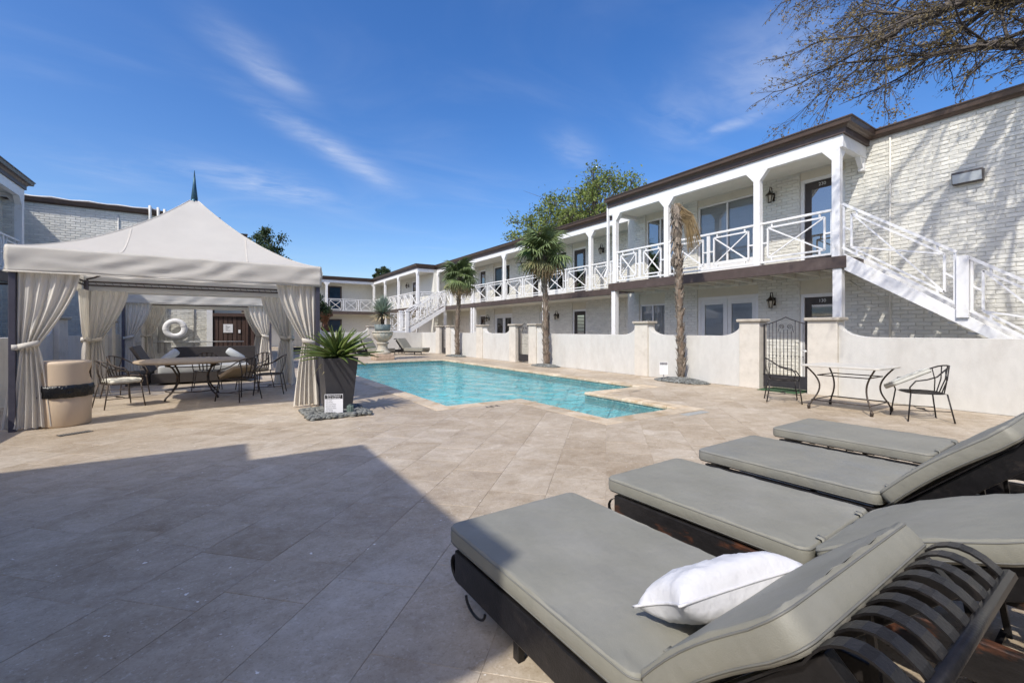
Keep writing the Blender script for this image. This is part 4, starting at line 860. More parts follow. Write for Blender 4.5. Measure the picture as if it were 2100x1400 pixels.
# ------------------------------------------------------------------ plants and trees
def pebbles(name, label, pts_fn, n, smin=.028, smax=.055, mound=None):
    r_ = random.Random(len(label)); m_ = MB()
    base = [(-1, 0, 0), (1, 0, 0), (0, -1, 0), (0, 1, 0), (0, 0, -1), (0, 0, 1)]
    ico = bmesh.new(); bmesh.ops.create_icosphere(ico, subdivisions=1, radius=1); iv = [v.co.copy() for v in ico.verts]; ifc = [[v.index for v in f.verts] for f in ico.faces]; ico.free()
    for _ in range(n):
        x, y, z = pts_fn(r_); s = r_.uniform(smin, smax); rot = Matrix.Rotation(r_.uniform(0, 6.3), 3, 'Z') @ Matrix.Rotation(r_.uniform(-.5, .5), 3, 'X'); sc_ = Vector((s * r_.uniform(1, 1.6), s * r_.uniform(.7, 1), s * r_.uniform(.35, .6)))
        m_.add([Vector((x, y, z)) + rot @ Vector((v.x * sc_.x, v.y * sc_.y, v.z * sc_.z)) for v in iv], ifc)
    o_ = part(name, m_, PEBBLE, None, True); o_['kind'] = 'stuff'; o_['label'] = label; o_['category'] = 'gravel'
    return o_
def bed(cx_, cy_, rx, ry, hgt, label, n=900):
    def fn(r_):
        while True:
            a, b = r_.uniform(-1, 1), r_.uniform(-1, 1)
            if a * a + b * b < 1: break
        return cx_ + a * rx, cy_ + b * ry, .012 + hgt * (1 - a * a - b * b) * r_.uniform(.8, 1)
    pebbles('gravel_bed', label, fn, n)
def square_bed(x0, x1, y0, y1, label, n=900): pebbles('gravel_bed', label, lambda r_: (r_.uniform(x0, x1), r_.uniform(y0, y1), .012 + r_.uniform(0, .03)), n)

def palm_trunk(t, h, r0, r1, lean, seed, stubs=260, big=1.):
    r_ = random.Random(seed); pts, rs = [], []
    for i in range(29):
        s = i / 28; pts.append((lean[0] * s * s + .02 * math.sin(s * 9 + seed), lean[1] * s * s + .02 * math.cos(s * 7 + seed), h * s)); rs.append((r0 + (r1 - r0) * s + .012 * math.sin(i * 2.3 + seed)) * (1.25 - .25 * min(1, s * 12)))
    m_ = MB(); m_.tube(pts, rs, 12); part('trunk', m_, PALMTR, t, True)
    m_ = MB()
    for i in range(stubs):
        s = r_.uniform(.02, 1); q = s * 28; a = int(min(27, q)); fr = q - a
        c_ = Vector(pts[a]).lerp(Vector(pts[a + 1]), fr); rr = rs[a]; th = i * 2.39996 + r_.uniform(-.3, .3); d = Vector((math.cos(th), math.sin(th), 0)); sd = Vector((-d.y, d.x, 0))
        L_ = r_.uniform(.07, .17) * big * (1.25 if s > .8 else 1); w = r_.uniform(.022, .05) * big; p = c_ + d * (rr * .9); out = r_.uniform(.25, .6)
        tip = p + d * (L_ * out) + Vector((0, 0, L_)) + sd * r_.uniform(-.03, .03)
        m_.add([p - sd * w, p + sd * w, tip + sd * w * .35, tip - sd * w * .35, p + d * .02, tip + d * .012], [(0, 1, 2, 3), (0, 4, 5, 3), (4, 1, 2, 5)])
    o_ = part('leaf_stubs', m_, PALMST, t); o_['kind'] = 'stuff'
    return Vector(pts[-1])
def fan_frond(seed, petiole=.45, blade=.55, n=26, spread=150, droop=.25):
    """fan leaf: stalk along +X from the origin, folded blades fanned out at its end"""
    r_ = random.Random(seed); m_ = MB(); m_.tube([(0, 0, 0), (petiole * .5, 0, .02), (petiole, 0, 0)], [.014, .011, .008], 4)
    for i in range(n):
        a = R(-spread + 2 * spread * i / (n - 1)) + r_.uniform(-.04, .04); L_ = blade * (1 - .28 * abs(a / R(spread)) ** 2) * r_.uniform(.88, 1.06); w = .030 * r_.uniform(.85, 1.15)
        d = Vector((math.cos(a), math.sin(a), 0)); sd = Vector((-d.y, d.x, 0)); up = Vector((0, 0, 1)); p0 = Vector((petiole, 0, 0))
        rows = []
        for k2, (q, ww, f) in enumerate(((.02, .25, 0), (.42, 1., .02), (.78, .75, .35), (1., .05, 1.))):
            c_ = p0 + d * (L_ * q) - up * (droop * L_ * f * r_.uniform(.6, 1.3)) + up * (.05 * math.sin(a * 2) * q); fold = .5 * w * ww
            rows.append((c_ - sd * w * ww - up * fold, c_ + up * fold * .3, c_ + sd * w * ww - up * fold))
        vs = [p for row in rows for p in row]; fs = []
        for k2 in range(3):
            b = k2 * 3; fs += [(b, b + 1, b + 4, b + 3), (b + 1, b + 2, b + 5, b + 4)]
        m_.add(vs, fs)
    return m_
def make_fronds(tag_, m, seeds, **k2): return [mesh_of(fan_frond(s, **k2), tag_, m) for s in seeds]
FG = make_fronds('frond', PALMLF, (1, 2, 3), droop=.60, petiole=.5); FM = make_fronds('frond', PALMMID, (4, 5), droop=.45); FD = make_fronds('dry_frond', PALMDRY, (6, 7, 8), droop=.8, n=20, blade=.48)
def palm(label, x, y, h, lean, seed, sc=1.):
    t = thing('palm_tree', label, 'palm tree', (x, y, .04)); r_ = random.Random(seed); top = palm_trunk(t, h, .115, .095, lean, seed)
    n = 40
    for i in range(n):
        s = i / n; el = 74 - 128 * s ** .75 + r_.uniform(-12, 12); az = i * 137.5 + r_.uniform(-14, 14)
        src, nm = (FG, 'frond') if s < .60 else ((FM, 'frond') if s < .76 else (FD, 'dry_frond'))
        o_ = obj(nm, r_.choice(src), t, top + Vector((0, 0, .10 - .45 * s)))
        o_.rotation_euler = (R(r_.uniform(-25, 25)), R(-el), R(az)); k2 = sc * r_.uniform(.85, 1.12) * (1 if s < .8 else .85); o_.scale = (k2, k2, k2)
    return t
t = palm('taller leafy fan palm in front of the balcony, right of the other leafy palm', 10.52, 13.75, 4.35, (-.12, .05), 3, 1.14)
palm('smaller leafy fan palm near the far stair, above the pool corner', 10.5, 21.6, 4.2, (.02, -.35), 8, 1.12)
t = thing('palm_tree', 'headless palm trunk with hanging dry fronds, right of the leafy palms', 'palm tree', (10.5, 7.67, .04)); top = palm_trunk(t, 4.72, .078, .09, (-.06, .1), 21, 420, .95)
m_ = MB(); r_ = random.Random(5)
for i in range(150):                                   # shaggy grey bases round the top
    th = r_.uniform(0, 6.28); z = r_.uniform(3.3, 4.85); rr = .10 * (1.25 if z > 3.9 else 1); d = Vector((math.cos(th), math.sin(th), 0)); sd = Vector((-d.y, d.x, 0)); p = Vector((top.x, top.y, z)) + d * rr * .7; L_ = r_.uniform(.15, .34); q = p + d * r_.uniform(.03, .10) - Vector((0, 0, L_)); w = r_.uniform(.012, .028)
    m_.add([p - sd * w, p + sd * w, q + sd * w * .8, q - sd * w * .8, (p + q) / 2 + d * .02], [(0, 1, 4), (1, 2, 4), (2, 3, 4), (3, 0, 4)])
o_ = part('shaggy_top', m_, PALMST, t); o_['kind'] = 'stuff'
m_ = MB()
for i in range(130):
    sp = r_.uniform(-.9, .5); tip = Vector((top.x + .10 + .18 * r_.random(), top.y - .48 - .30 * sp, 3.72 + r_.uniform(-.22, .3) + .1 * sp)); p = top + Vector((r_.uniform(-.07, .07), r_.uniform(-.1, .04), r_.uniform(-.25, .12))); mid = (p + tip) / 2 + Vector((.02, -.10, .16)); m_.tube([p, mid, tip], [.008, .007, .004], 3)
part('hanging_dry_frond', m_, PALMDRY, t)
bed(10.42, 7.6, .40, .78, .10, 'grey river stones heaped at the foot of the headless palm', 900); bed(10.45, 13.7, .34, .75, .08, 'grey river stones round the taller leafy palm', 700); bed(10.4, 21.55, .38, .95, .08, 'grey river stones round the smaller leafy palm', 700)
square_bed(1.10, 2.05, 7.42, 8.42, 'square bed of grey river stones under the charcoal planter', 1500); bed(2.0, 13.6, .5, .7, .04, 'grey river stones on the paving behind the front cabana', 700)

def sword(L_, w, th, curl, seed):
    """one stiff leaf along +X, folded along its middle, curling down by curl at the tip"""
    m_ = MB(); r_ = random.Random(seed); rows = []
    for i in range(8):
        q = i / 7; ww = w * (.55 + .45 * math.sin(min(1, q * 1.9) * math.pi / 2)) * (1 - q ** 3.5) + .001; z = -curl * L_ * q * q; x = L_ * q * (1 - .25 * curl * q)
        rows.append([(x, -ww, z + ww * .35), (x, 0, z - th * (1 - q)), (x, ww, z + ww * .35), (x, 0, z - th * (1 - q) - th * .8)])
    vs = [p for row in rows for p in row]; fs = []
    for i in range(7):
        b = i * 4; fs += [(b, b + 1, b + 5, b + 4), (b + 1, b + 2, b + 6, b + 5), (b + 2, b + 3, b + 7, b + 6), (b + 3, b, b + 4, b + 7)]
    return m_.add(vs, fs)
# planter and agave
pl = thing('planter', 'tall tapered charcoal planter beside the front cabana curtain', 'planter', (1.65, 8.12, .03))
m_ = MB(); hb, ht, Hh = .20, .285, .90
ring = lambda hh, z: [(-hh, -hh, z), (hh, -hh, z), (hh, hh, z), (-hh, hh, z)]
m_.add(ring(hb, 0) + ring(ht, Hh) + ring(ht - .03, Hh) + ring(ht - .035, Hh - .08), [(3, 2, 1, 0)] + [(a + i, a + (i + 1) % 4, a + 4 + (i + 1) % 4, a + 4 + i) for a in (0, 4, 8) for i in range(4)]); part('pot', m_, PLANTER, pl, bevel=.006)
m_ = MB(); m_.box(-ht + .04, ht - .04, -ht + .04, ht - .04, Hh - .10, Hh - .06); part('soil', m_, BEDBASE, pl)
ag = thing('agave', 'green spiky agave filling the charcoal planter', 'plant', (1.65, 8.12, .90)); r_ = random.Random(11)
SW = [mesh_of(sword(.62, .030, .012, c_, i), 'leaf', AGAVE, True) for i, c_ in enumerate((.06, .14, .24))]; SD = [mesh_of(sword(.5, .022, .008, .75, 9), 'dry_leaf', AGDRY, True)]
for i in range(92):
    s = i / 92; el = 86 - 82 * s ** .95 + r_.uniform(-5, 5); az = i * 137.5 + r_.uniform(-10, 10); o_ = obj('leaf', r_.choice(SW), ag, (0, 0, .02 + .05 * (1 - s))); k2 = (.80 + .42 * s) * r_.uniform(.88, 1.1); o_.scale = (k2, k2, k2); o_.rotation_euler = (R(r_.uniform(-12, 12)), R(-el), R(az))
for i in range(7): o_ = obj('dry_leaf', SD[0], ag, (0, 0, .02)); k2 = r_.uniform(.6, 1); o_.scale = (k2, k2, k2); o_.rotation_euler = (R(r_.uniform(-30, 30)), R(r_.uniform(-8, 10)), R(r_.uniform(0, 360)))
# signs
def sign(label, x, y, rz, w, hh, z0, stake, lines, head):
    t = thing('rules_sign', label, 'sign', (x, y, .02), rz)
    m_ = MB(); m_.box(-w / 2, w / 2, -.004, .004, z0, z0 + hh); b = part('board', m_, PAPER, t)
    hh_ = hh * .20; m_ = MB(); m_.box(-w / 2 + .006, w / 2 - .006, -.0056, -.0042, z0 + hh - hh_ - .008, z0 + hh - .008); part('header', m_, INK, b)
    rot = Matrix.Rotation(R(90), 4, 'X')
    for i, s in enumerate(head): text('lettering', s, hh_ * .52, PAPER, b, Matrix.Translation((0, -.0066, z0 + hh - .008 - hh_ * (.27 + .48 * i))) @ rot, ext=.0004)
    for i, s in enumerate(lines): text('lettering', s, hh * .075, mat('grey_ink', (.12, .12, .13), .7), b, Matrix.Translation((-w * .45, -.0052, z0 + hh * (.71 - .098 * i))) @ rot, 'LEFT', .0004)
    m_ = MB(); m_.box(-.012, .012, .0045, .018, -.02, z0 + stake); part('stake', m_, mat('steel_stake', (.25, .25, .25), .5, .1, 9, metal=.5), t)
L8 = ['-No Food', '-No Drinks', '-No Loud Music', '-Showers Req\'d', '  Required Swim', '-No Diving', 'Enjoy & Thanks']
sign('small white pool rules sign leaning at the charcoal planter', 1.50, 7.66, R(-24), .285, .335, .0, .1, L8, ['Rules Lifeguard', 'Pool Area Use'])
sign('small white pool rules sign on a stake beside the headless palm', 10.14, 7.95, R(-60), .21, .33, .17, .2, L8, ['Rules Lifeguard', 'Pool Area Use'])
t = thing('landscape_light', 'small green ribbed garden light in front of the planter', 'light', (1.75, 7.62, .02)); m_ = MB(); m_.lathe([(.05, 0), (.055, .12), (.05, .135), (0, .14)], 24, rf=lambda a, z: 1 + .05 * math.cos(a * 12)); part('housing', m_, mat('green_lamp', (.14, .19, .17), .4, .1, 9), t); m_ = MB(); m_.lathe([(.03, .141), (.03, .15), (0, .152)], 16); part('cap', m_, mat('green_lamp', (.14, .19, .17)), t, True)
# urn with yucca
un = thing('stone_urn', 'carved stone urn on a pedestal at the far end of the pool', 'urn', (6.35, 21.15, 0))
m_ = MB(); m_.box(-.44, .44, -.44, .44, 0, .27); part('plinth', m_, mat('urn_plinth', (.48, .37, .28), .85, .2, 9, .4, 40), un, bevel=.03)
m_ = MB(); m_.lathe([(.36, .271), (.38, .30), (.36, .38), (.29, .41), (.25, .50), (.23, .62), (.24, .72), (.29, .76), (.30, .82), (.22, .84)], 32); part('pedestal', m_, STONE, un, True)
m_ = MB(); m_.lathe([(.16, .841), (.24, .88), (.36, .98), (.45, 1.12), (.47, 1.22), (.45, 1.27)], 64, rf=lambda a, z: 1 + .05 * abs(math.cos(a * 9)) - .03); m_.lathe([(.42, 1.26), (.49, 1.28), (.49, 1.34), (.42, 1.36), (.40, 1.30)], 32); part('bowl', m_, STONE, un, True)
m_ = MB(); m_.lathe([(.33, 1.34), (.37, 1.5), (.39, 1.66), (.36, 1.68), (.33, 1.62)], 32); part('inner_pot', m_, LEADM, un, True)
yu = thing('yucca', 'pale blue green yucca growing in the stone urn', 'plant', (6.35, 21.15, 1.66)); r_ = random.Random(2); A_, B_ = MB(), MB()
for i in range(430):
    s = i / 430; el = R(88 - 118 * s + r_.uniform(-6, 6)); az = r_.uniform(0, 6.283); L_ = r_.uniform(.78, 1.05) * (1 - .18 * s); d = Vector((math.cos(az) * math.cos(el), math.sin(az) * math.cos(el), math.sin(el))); sd = Vector((-math.sin(az), math.cos(az), 0)); p = Vector((0, 0, .55)); q = p + d * L_; w = .030
    (B_ if s > .80 else A_).add([p - sd * w * .6, p + sd * w * .6, p + d * L_ * .6 + sd * w - Vector((0, 0, .02)), q - Vector((0, 0, .05)), p + d * L_ * .6 - sd * w - Vector((0, 0, .02))], [(0, 1, 2, 4), (4, 2, 3)])
part('leaves', A_, YUCCA, yu); part('dry_skirt', B_, YUCDRY, yu); m_ = MB(); m_.tube([(0, 0, -.05), (0, 0, .6)], .09, 8); part('trunk', m_, PALMTR, yu, True)

def limb(m_, p, d, L_, r0, r1, n, wob, r_, nseg=6, up=.0):
    pts = [Vector(p)]; d = Vector(d).normalized()
    for i in range(nseg):
        d = (d + Vector((r_.uniform(-1, 1), r_.uniform(-1, 1), r_.uniform(-1, 1) + up)) * wob).normalized(); pts.append(pts[-1] + d * (L_ / nseg))
    m_.tube(pts, [r0 + (r1 - r0) * i / nseg for i in range(nseg + 1)], n, cap=False); return pts, d
def leaf_quad(m_, p, s, r_):
    n = Vector((r_.uniform(-1, 1), r_.uniform(-1, 1), r_.uniform(-.2, 1))).normalized(); a = n.orthogonal().normalized(); a.rotate(Matrix.Rotation(r_.uniform(0, 6.28), 3, n)); b = n.cross(a)
    m_.add([p - a * s, p - b * s * .45 + n * s * .15, p + a * s, p + b * s * .45 + n * s * .15], [(0, 1, 2, 3)])
def leafy_tree(label, x, y, h, rx, rz, seed, m, clumps, per, ls, trunk=.25, zc=None, dens=.42, group=None, bark=BARK):
    """trunk, limbs reaching to clumps of small leaves spread through an uneven crown"""
    t = thing('tree', label, 'tree', (x, y, -.05), 0, group); r_ = random.Random(seed); wd = MB(); lf = MB(); zc = zc or h - rz
    pts, d = limb(wd, (0, 0, 0), (r_.uniform(-.1, .1), r_.uniform(-.1, .1), 1), zc - rz * .5, trunk, trunk * .6, 8, .07, r_, 7); fork = pts[-1]
    for i in range(clumps):
        while True:
            q = Vector((r_.uniform(-1, 1), r_.uniform(-1, 1), r_.uniform(-1, 1)))
            if .25 < q.length < 1: break
        q = q * (1 if r_.random() < .75 else 1.12); c_ = Vector((q.x * rx, q.y * rx, zc + q.z * rz)); c_ += Vector((0, 0, .22 * rz * math.sin(q.x * 5 + seed) * math.cos(q.y * 4)))
        mid = fork.lerp(c_, .55) + Vector((r_.uniform(-.4, .4), r_.uniform(-.4, .4), r_.uniform(-.1, .5))); wd.tube([fork.lerp(c_, .04), mid, c_], [trunk * .28, trunk * .12, .015], 5, cap=False)
        cr = r_.uniform(.45, .95) * rx * .27
        for k2 in range(5): e = c_ + Vector((r_.gauss(0, 1), r_.gauss(0, 1), r_.gauss(0, .8))) * cr; wd.tube([mid.lerp(c_, .7), (c_ + e) / 2, e], [.02, .013, .006], 3, cap=False)
        for k2 in range(per):
            v = Vector((r_.gauss(0, 1), r_.gauss(0, 1), r_.gauss(0, .8))) * cr * .62; leaf_quad(lf, c_ + v, ls * r_.uniform(.6, 1.3), r_)
    part('trunk', wd, bark, t, True); part('crown', lf, m, t)
    return t
leafy_tree('large yellow green tree rising behind the roof, right of the taller palm', 20.5, 20.5, 11.3, 3.2, 2.7, 3, LEAFY, 130, 105, .105, .30)
leafy_tree('yellow green tree behind the roof directly above the taller palm', 18.8, 24.0, 10.1, 2.9, 2.5, 14, LEAFY, 115, 105, .105, .28)
leafy_tree('dark evergreen tree behind the cabana roof on the left', 2.35, 37.0, 8.6, 1.75, 1.7, 5, LEAFD, 60, 120, .11, .2, bark=BARKD)
leafy_tree('low dark green tree glimpsed between the cabana curtains', 4.9, 33.4, 4.3, 1.25, 1.3, 6, LEAFD, 40, 130, .10, .1, bark=BARKD)
leafy_tree('small palm like tree top peeking over the far roof corner', 15.5, 52.0, 8.8, .9, .7, 16, LEAFD, 22, 110, .16, .12, bark=BARKD)
# the big bare tree over the roof at the upper right
bt = thing('bare_tree', 'large nearly bare tree with long limbs and tan buds spreading over the right roof', 'tree', (18.5, -2.2, -.05)); r_ = random.Random(42); wd = MB(); tw = MB(); lf = MB()
def grow(p, d, L_, r0, depth, leafp):
    pts, dd = limb(wd if r0 > .02 else tw, p, d, L_, r0, r0 * .58, 6 if r0 > .05 else (4 if r0 > .015 else 3), .13 if depth < 3 else .2, r_, 6 if depth < 3 else 4, .10)
    if depth >= 5 or r0 < .004:
        for q in pts[1:]:
            if r_.random() < leafp:
                for _ in range(3): leaf_quad(lf, q + Vector((r_.gauss(0, .05), r_.gauss(0, .05), r_.gauss(0, .05))), r_.uniform(.025, .055), r_)
        return
    n = {0: 5, 1: 5, 2: 5, 3: 5, 4: 5}[depth]
    for i in range(n):
        k2 = (i + 1.2) / (n + .2); q = k2 * (len(pts) - 1); a = int(min(len(pts) - 2, q)); b = pts[a].lerp(pts[a + 1], q - a); ax = Vector((r_.uniform(-1, 1), r_.uniform(-1, 1), r_.uniform(-1, 1))).normalized(); nd = dd.copy() if i == n - 1 else (pts[a + 1] - pts[a]).normalized(); nd.rotate(Matrix.Rotation(R(r_.uniform(18, 55)) * (.4 if i == n - 1 else 1), 3, ax)); nd.z = nd.z - .08 * depth
        grow(b, nd, L_ * r_.uniform(.46, .68), r0 * (.62 if i == n - 1 else r_.uniform(.34, .48)), depth + 1, leafp)
def W2(x, y, z): return Vector((x - 18.5, y + 2.2, z))
wd.tube([W2(18.5, -2.2, 0), W2(18.4, -2.1, 2), W2(18.3, -1.9, 4), W2(18.2, -1.6, 5.6)], [.55, .45, .42, .38], 10)
fork = W2(18.2, -1.6, 5.5)
def big_limb(path, r0, r1, kids, L_, leafp):
    P = [W2(*p) for p in path]; out = []
    for i in range(len(P) - 1):
        for k2 in range(4): out.append(P[i].lerp(P[i + 1], k2 / 4) + Vector((r_.uniform(-.08, .08), r_.uniform(-.08, .08), r_.uniform(-.08, .08))) * (1 if (i + k2) else 0))
    out.append(P[-1]); n = len(out) - 1; wd.tube(out, [(r0 + (r1 - r0) * i / n) * 1.15 for i in range(n + 1)], 7, cap=False)
    for i in range(kids):
        q = (.22 + .78 * (i + .8) / kids) * n; a = int(min(n - 1, q)); b = out[a].lerp(out[a + 1], q - a); d = (out[a + 1] - out[a]).normalized(); nd = d.copy(); nd.rotate(Matrix.Rotation(R(r_.uniform(20, 65)) * r_.choice((-1, 1)), 3, Vector((r_.uniform(-1, 1), r_.uniform(-1, 1), r_.uniform(-.6, .6))).normalized())); k3 = r0 + (r1 - r0) * q / n
        grow(b, nd, L_ * r_.uniform(.6, 1.1), k3 * .42, 2, leafp)
    grow(out[-1], (out[-1] - out[-2]), L_ * .8, r1 * .9, 2, leafp)
big_limb([(18.2, -1.6, 5.4), (17.2, .6, 9.0), (16.3, 3.0, 10.1), (15.8, 4.4, 9.9), (15.5, 5.0, 9.6)], .24, .04, 12, 1.9, .24)
big_limb([(18.2, -1.6, 5.5), (17.8, 1.2, 9.6), (17.2, 3.2, 11.4), (16.9, 5.0, 12.0)], .22, .05, 11, 2.1, .24)
big_limb([(18.2, -1.6, 5.2), (17.0, 1.0, 7.6), (16.2, 2.6, 8.6), (15.7, 4.1, 8.9)], .20, .04, 11, 1.7, .22)
big_limb([(18.2, -1.6, 5.6), (18.4, 1.6, 10.4), (18.4, 4.0, 12.9), (18.2, 6.0, 13.4)], .22, .05, 10, 2.2, .26)
# limbs over the yard to the right of the viewer, whose shadows fall on the end wall
big_limb([(18.2, -1.6, 5.6), (15.5, -.8, 9.2), (12.5, .2, 9.4), (10.0, .9, 8.9), (8.0, 1.5, 8.7)], .26, .04, 13, 2.0, .12)
big_limb([(18.2, -1.6, 5.6), (15.2, -1.6, 8.8), (12.0, -.6, 8.8), (9.5, -.1, 8.3), (7.6, .3, 8.5)], .24, .04, 13, 2.0, .12)
big_limb([(18.2, -1.6, 5.6), (14.5, -.4, 10.4), (11.5, .9, 11.0), (8.6, 1.0, 11.2)], .2, .04, 10, 2.0, .12)
part('trunk', wd, BARK, bt, True); o_ = part('twigs', tw, BARKD, bt); o_['kind'] = 'stuff'; o_ = part('buds', lf, LEAFT, bt); o_['kind'] = 'stuff'
# ------------------------------------------------------------------ cushions
def rrect(w, l, r, n=6):
    P = []
    for cx_, cy_, a0 in ((w / 2 - r, l / 2 - r, 0), (-w / 2 + r, l / 2 - r, 90), (-w / 2 + r, -l / 2 + r, 180), (w / 2 - r, -l / 2 + r, 270)):
        for i in range(n + 1): a = R(a0 + 90 * i / n); P.append((cx_ + r * math.cos(a), cy_ + r * math.sin(a)))
    out = []                                           # straight sides get extra points so that they can sag and wrinkle
    for i, p in enumerate(P):
        q = P[(i + 1) % len(P)]; out.append(p); d = math.hypot(q[0] - p[0], q[1] - p[1]); k2 = int(d / .06)
        for j in range(1, k2): out.append((p[0] + (q[0] - p[0]) * j / k2, p[1] + (q[1] - p[1]) * j / k2))
    return out
def cushion(w, l, t, r=.06, crown=.02, seed=0, wr=.004, fn=None, belly=.004):
    """boxed cushion w x l x t centred on the origin, its bottom at z=0; fn bends the finished points. Returns (body, piping)"""
    O = rrect(w, l, r); n = len(O); m_ = MB(); rows = []
    def nz(x, y, z): return noise.noise(Vector((x * 5 + seed * 7.3, y * 5, z * 5 + seed)))
    def edge(x, y): return max(0, 1 - min(w / 2 - abs(x), l / 2 - abs(y)) / .16)
    def P(x, y, z, top):
        if top: z += wr * 1.2 * nz(x, y, 0) + wr * 1.4 * edge(x, y) * math.sin((x * 46 if abs(y) / l > abs(x) / w else y * 46) + seed * 2 + 4 * nz(x, y, 1))
        v = Vector((x, y, z)); return fn(v) if fn else v
    ins = [0, .008, .03, .05, .09, .14, .20, .26, .32, .38, .44, .49]
    bot = [[P(x * (1 - q * 2), y * (1 - q * 2), .0, False) for x, y in O] for q in (.49, .2, .03)]
    side = []
    for z, e in ((.0, -.006), (.012, .0), (t * .3, belly * .8), (t * .5, belly), (t * .7, belly * .8), (t - .012, .0), (t, -.006)):
        row = []
        for x, y in O:
            L_ = math.hypot(x, y); k2 = 1 + e / max(.1, L_) + (wr * .9 * nz(x * 2, y * 2, z * 3) / max(.1, L_) if 0 < z < t else 0); row.append(P(x * k2, y * k2, z, False))
        side.append(row)
    topr = []
    for q in ins[1:]:
        s = 1 - q * 2; hgt = t + crown * (1 - (1 - min(1, q / .30)) ** 2); topr.append([P(x * s, y * s, hgt, True) for x, y in O])
    rows = bot + side + topr; k0 = 0
    for row in rows: m_.v += [tuple(p) for p in row]
    for i in range(len(rows) - 1):
        for j in range(n): a, b = i * n + j, i * n + (j + 1) % n; m_.f.append((a, b, b + n, a + n))
    m_.f.append(tuple(range(n))[::-1]); e = (len(rows) - 1) * n; m_.f.append(tuple(e + j for j in range(n)))
    pip = MB()
    for row in (side[1], side[5]): pip.tube(row + row[:2], .0036, 4, cap=False)
    return m_, pip
def put_cushion(name, parent, m, pm, *a, **k2):
    c_, p_ = cushion(*a, **k2); o_ = part(name, c_, m, parent, True)
    if pm: part('piping', p_, pm, o_, True)
    return o_
# ------------------------------------------------------------------ sun loungers
def lounger(label, x, y, rz, rec, w, fm, vm, seed, group, bl=.58, big=True, slats=9):
    """origin at the middle of the foot end on the ground; the bed runs to -Y; rec = recline angle of the back in degrees"""
    t = thing('sun_lounger', label, 'sun lounger', (x, y, .002), rz, group); hw = w / 2; sl = 1.24; hinge = -sl - .03; rail, fm = fm, BLACKF
    for sg in (-1, 1):
        m_ = MB(); m_.box(sg * (hw - .02) - .022, sg * (hw - .02) + .022, -2.02, -.07, .13, .285); part('side_rail', m_, rail, t, bevel=.006)
        for yy in (-.55, -1.85): m_ = MB(); m_.box(sg * (hw - .06) - .015, sg * (hw - .06) + .015, yy - .02, yy + .02, 0, .129); part('leg', m_, fm, t)
    for yy in (-.09, -1.2, -2.0): m_ = MB(); m_.box(-hw + .05, hw - .05, yy - .02, yy + .02, .20, .27); part('cross_rail', m_, fm, t)
    for i in range(7 if big else 0): m_ = MB(); yy = -.2 - i * .155; m_.box(-hw + .045, hw - .045, yy - .025, yy + .025, .287, .297); part('seat_slat', m_, fm, t)
    if big:
        for sg in (-1, 1):                              # curled strap feet at the foot corners
            cx_ = sg * (hw - .02)
            m_ = MB(); m_.strip([(cx_, -.09 + .085 * math.sin(a), .19 - .07 * math.cos(a)) for a in [R(-20 + 20 * i) for i in range(12)]], .024, .004, (1, 0, 0)); part('foot_loop', m_, fm, t, True)
            m_ = MB(); m_.tube([(cx_ + sg * .02, -.28 + .09 * math.cos(a), .115 + .055 * math.sin(a)) for a in [R(180 + 18 * i) for i in range(11)]], .007, 5); part('handle_ring', m_, fm, t, True)
    so_ = put_cushion('seat_cushion', t, vm, PIPING, w + .01, sl, .088 if big else .19, .05, .004, seed, .0028, lambda v: Vector((v.x, v.y - sl / 2, v.z + (.302 if big else .20))))
    for sg in (-1, 1): m_ = MB(); m_.strip([(sg * hw * .62, -sl + .022, .404), (sg * hw * .62, -sl - .006, .400), (sg * hw * .62, -sl - .016, .37), (sg * hw * .62, -sl - .018, .33)], .035, .004, (1, 0, 0)); part('tie_strap', m_, vm, so_, True)
    c_, s_ = math.cos(R(rec)), math.sin(R(rec))
    def bend(v):                                        # local: y along the back (0 at the hinge), z off the frame
        q = v.y; lift = .02 * max(0, math.sin(min(1, max(0, q / bl)) * math.pi * 1.15)) if big else 0
        return Vector((v.x, hinge - q * c_ + (v.z + lift) * s_, .30 + q * s_ + (v.z + lift) * c_))
    put_cushion('back_cushion', t, vm, PIPING, w - .01, bl, .09, .05, .006, seed + 5, .0022, lambda v: bend(Vector((v.x, v.y + bl / 2 + .02, v.z))))
    B = lambda q, z: Vector((0, hinge - q * c_ + z * s_, .285 + q * s_ + z * c_))
    X = lambda x_, v: Vector((x_, v.y, v.z))
    for sg in (-1, 1): m_ = MB(); m_.bar(X(sg * (hw - .075), B(-.10, -.055)), X(sg * (hw - .075), B(bl + .02, -.055)), .04, .11, (0, s_, c_)); part('back_rail', m_, fm, t, bevel=.004)
    arc = []
    for i in range(10): a = R(100 * i / 9); arc.append(B(bl - .02 + .15 * math.sin(a), .03 * math.sin(a * 1.8) - .10 * (1 - math.cos(a))))
    for i in range(slats):
        x_ = -hw + .05 + (w - .10) * i / (slats - 1); m_ = MB(); m_.strip([X(x_, B(.02, .006)), X(x_, B(.3, .006)), X(x_, B(bl - .1, .006))] + [X(x_, p) for p in arc], .046, .006, (1, 0, 0)); part('back_slat', m_, fm, t)
    m_ = MB(); m_.tube([X(-hw + .01, arc[-1]), X(hw - .01, arc[-1])], .017, 8); part('head_bar', m_, fm, t, True)
    for sg in (-1, 1): m_ = MB(); top = X(sg * (hw - .14), B(bl * .62, -.06)); m_.bar(top, (sg * (hw - .14), top.y - .06, .03), .022, .022); part('prop_leg', m_, fm, t)
    m_ = MB(); m_.bar((-hw + .14, B(bl * .62, 0).y - .07, .045), (hw - .14, B(bl * .62, 0).y - .07, .045), .022, .022); part('prop_bar', m_, fm, t)
    return t
G1 = 'sun loungers lined up in the foreground'
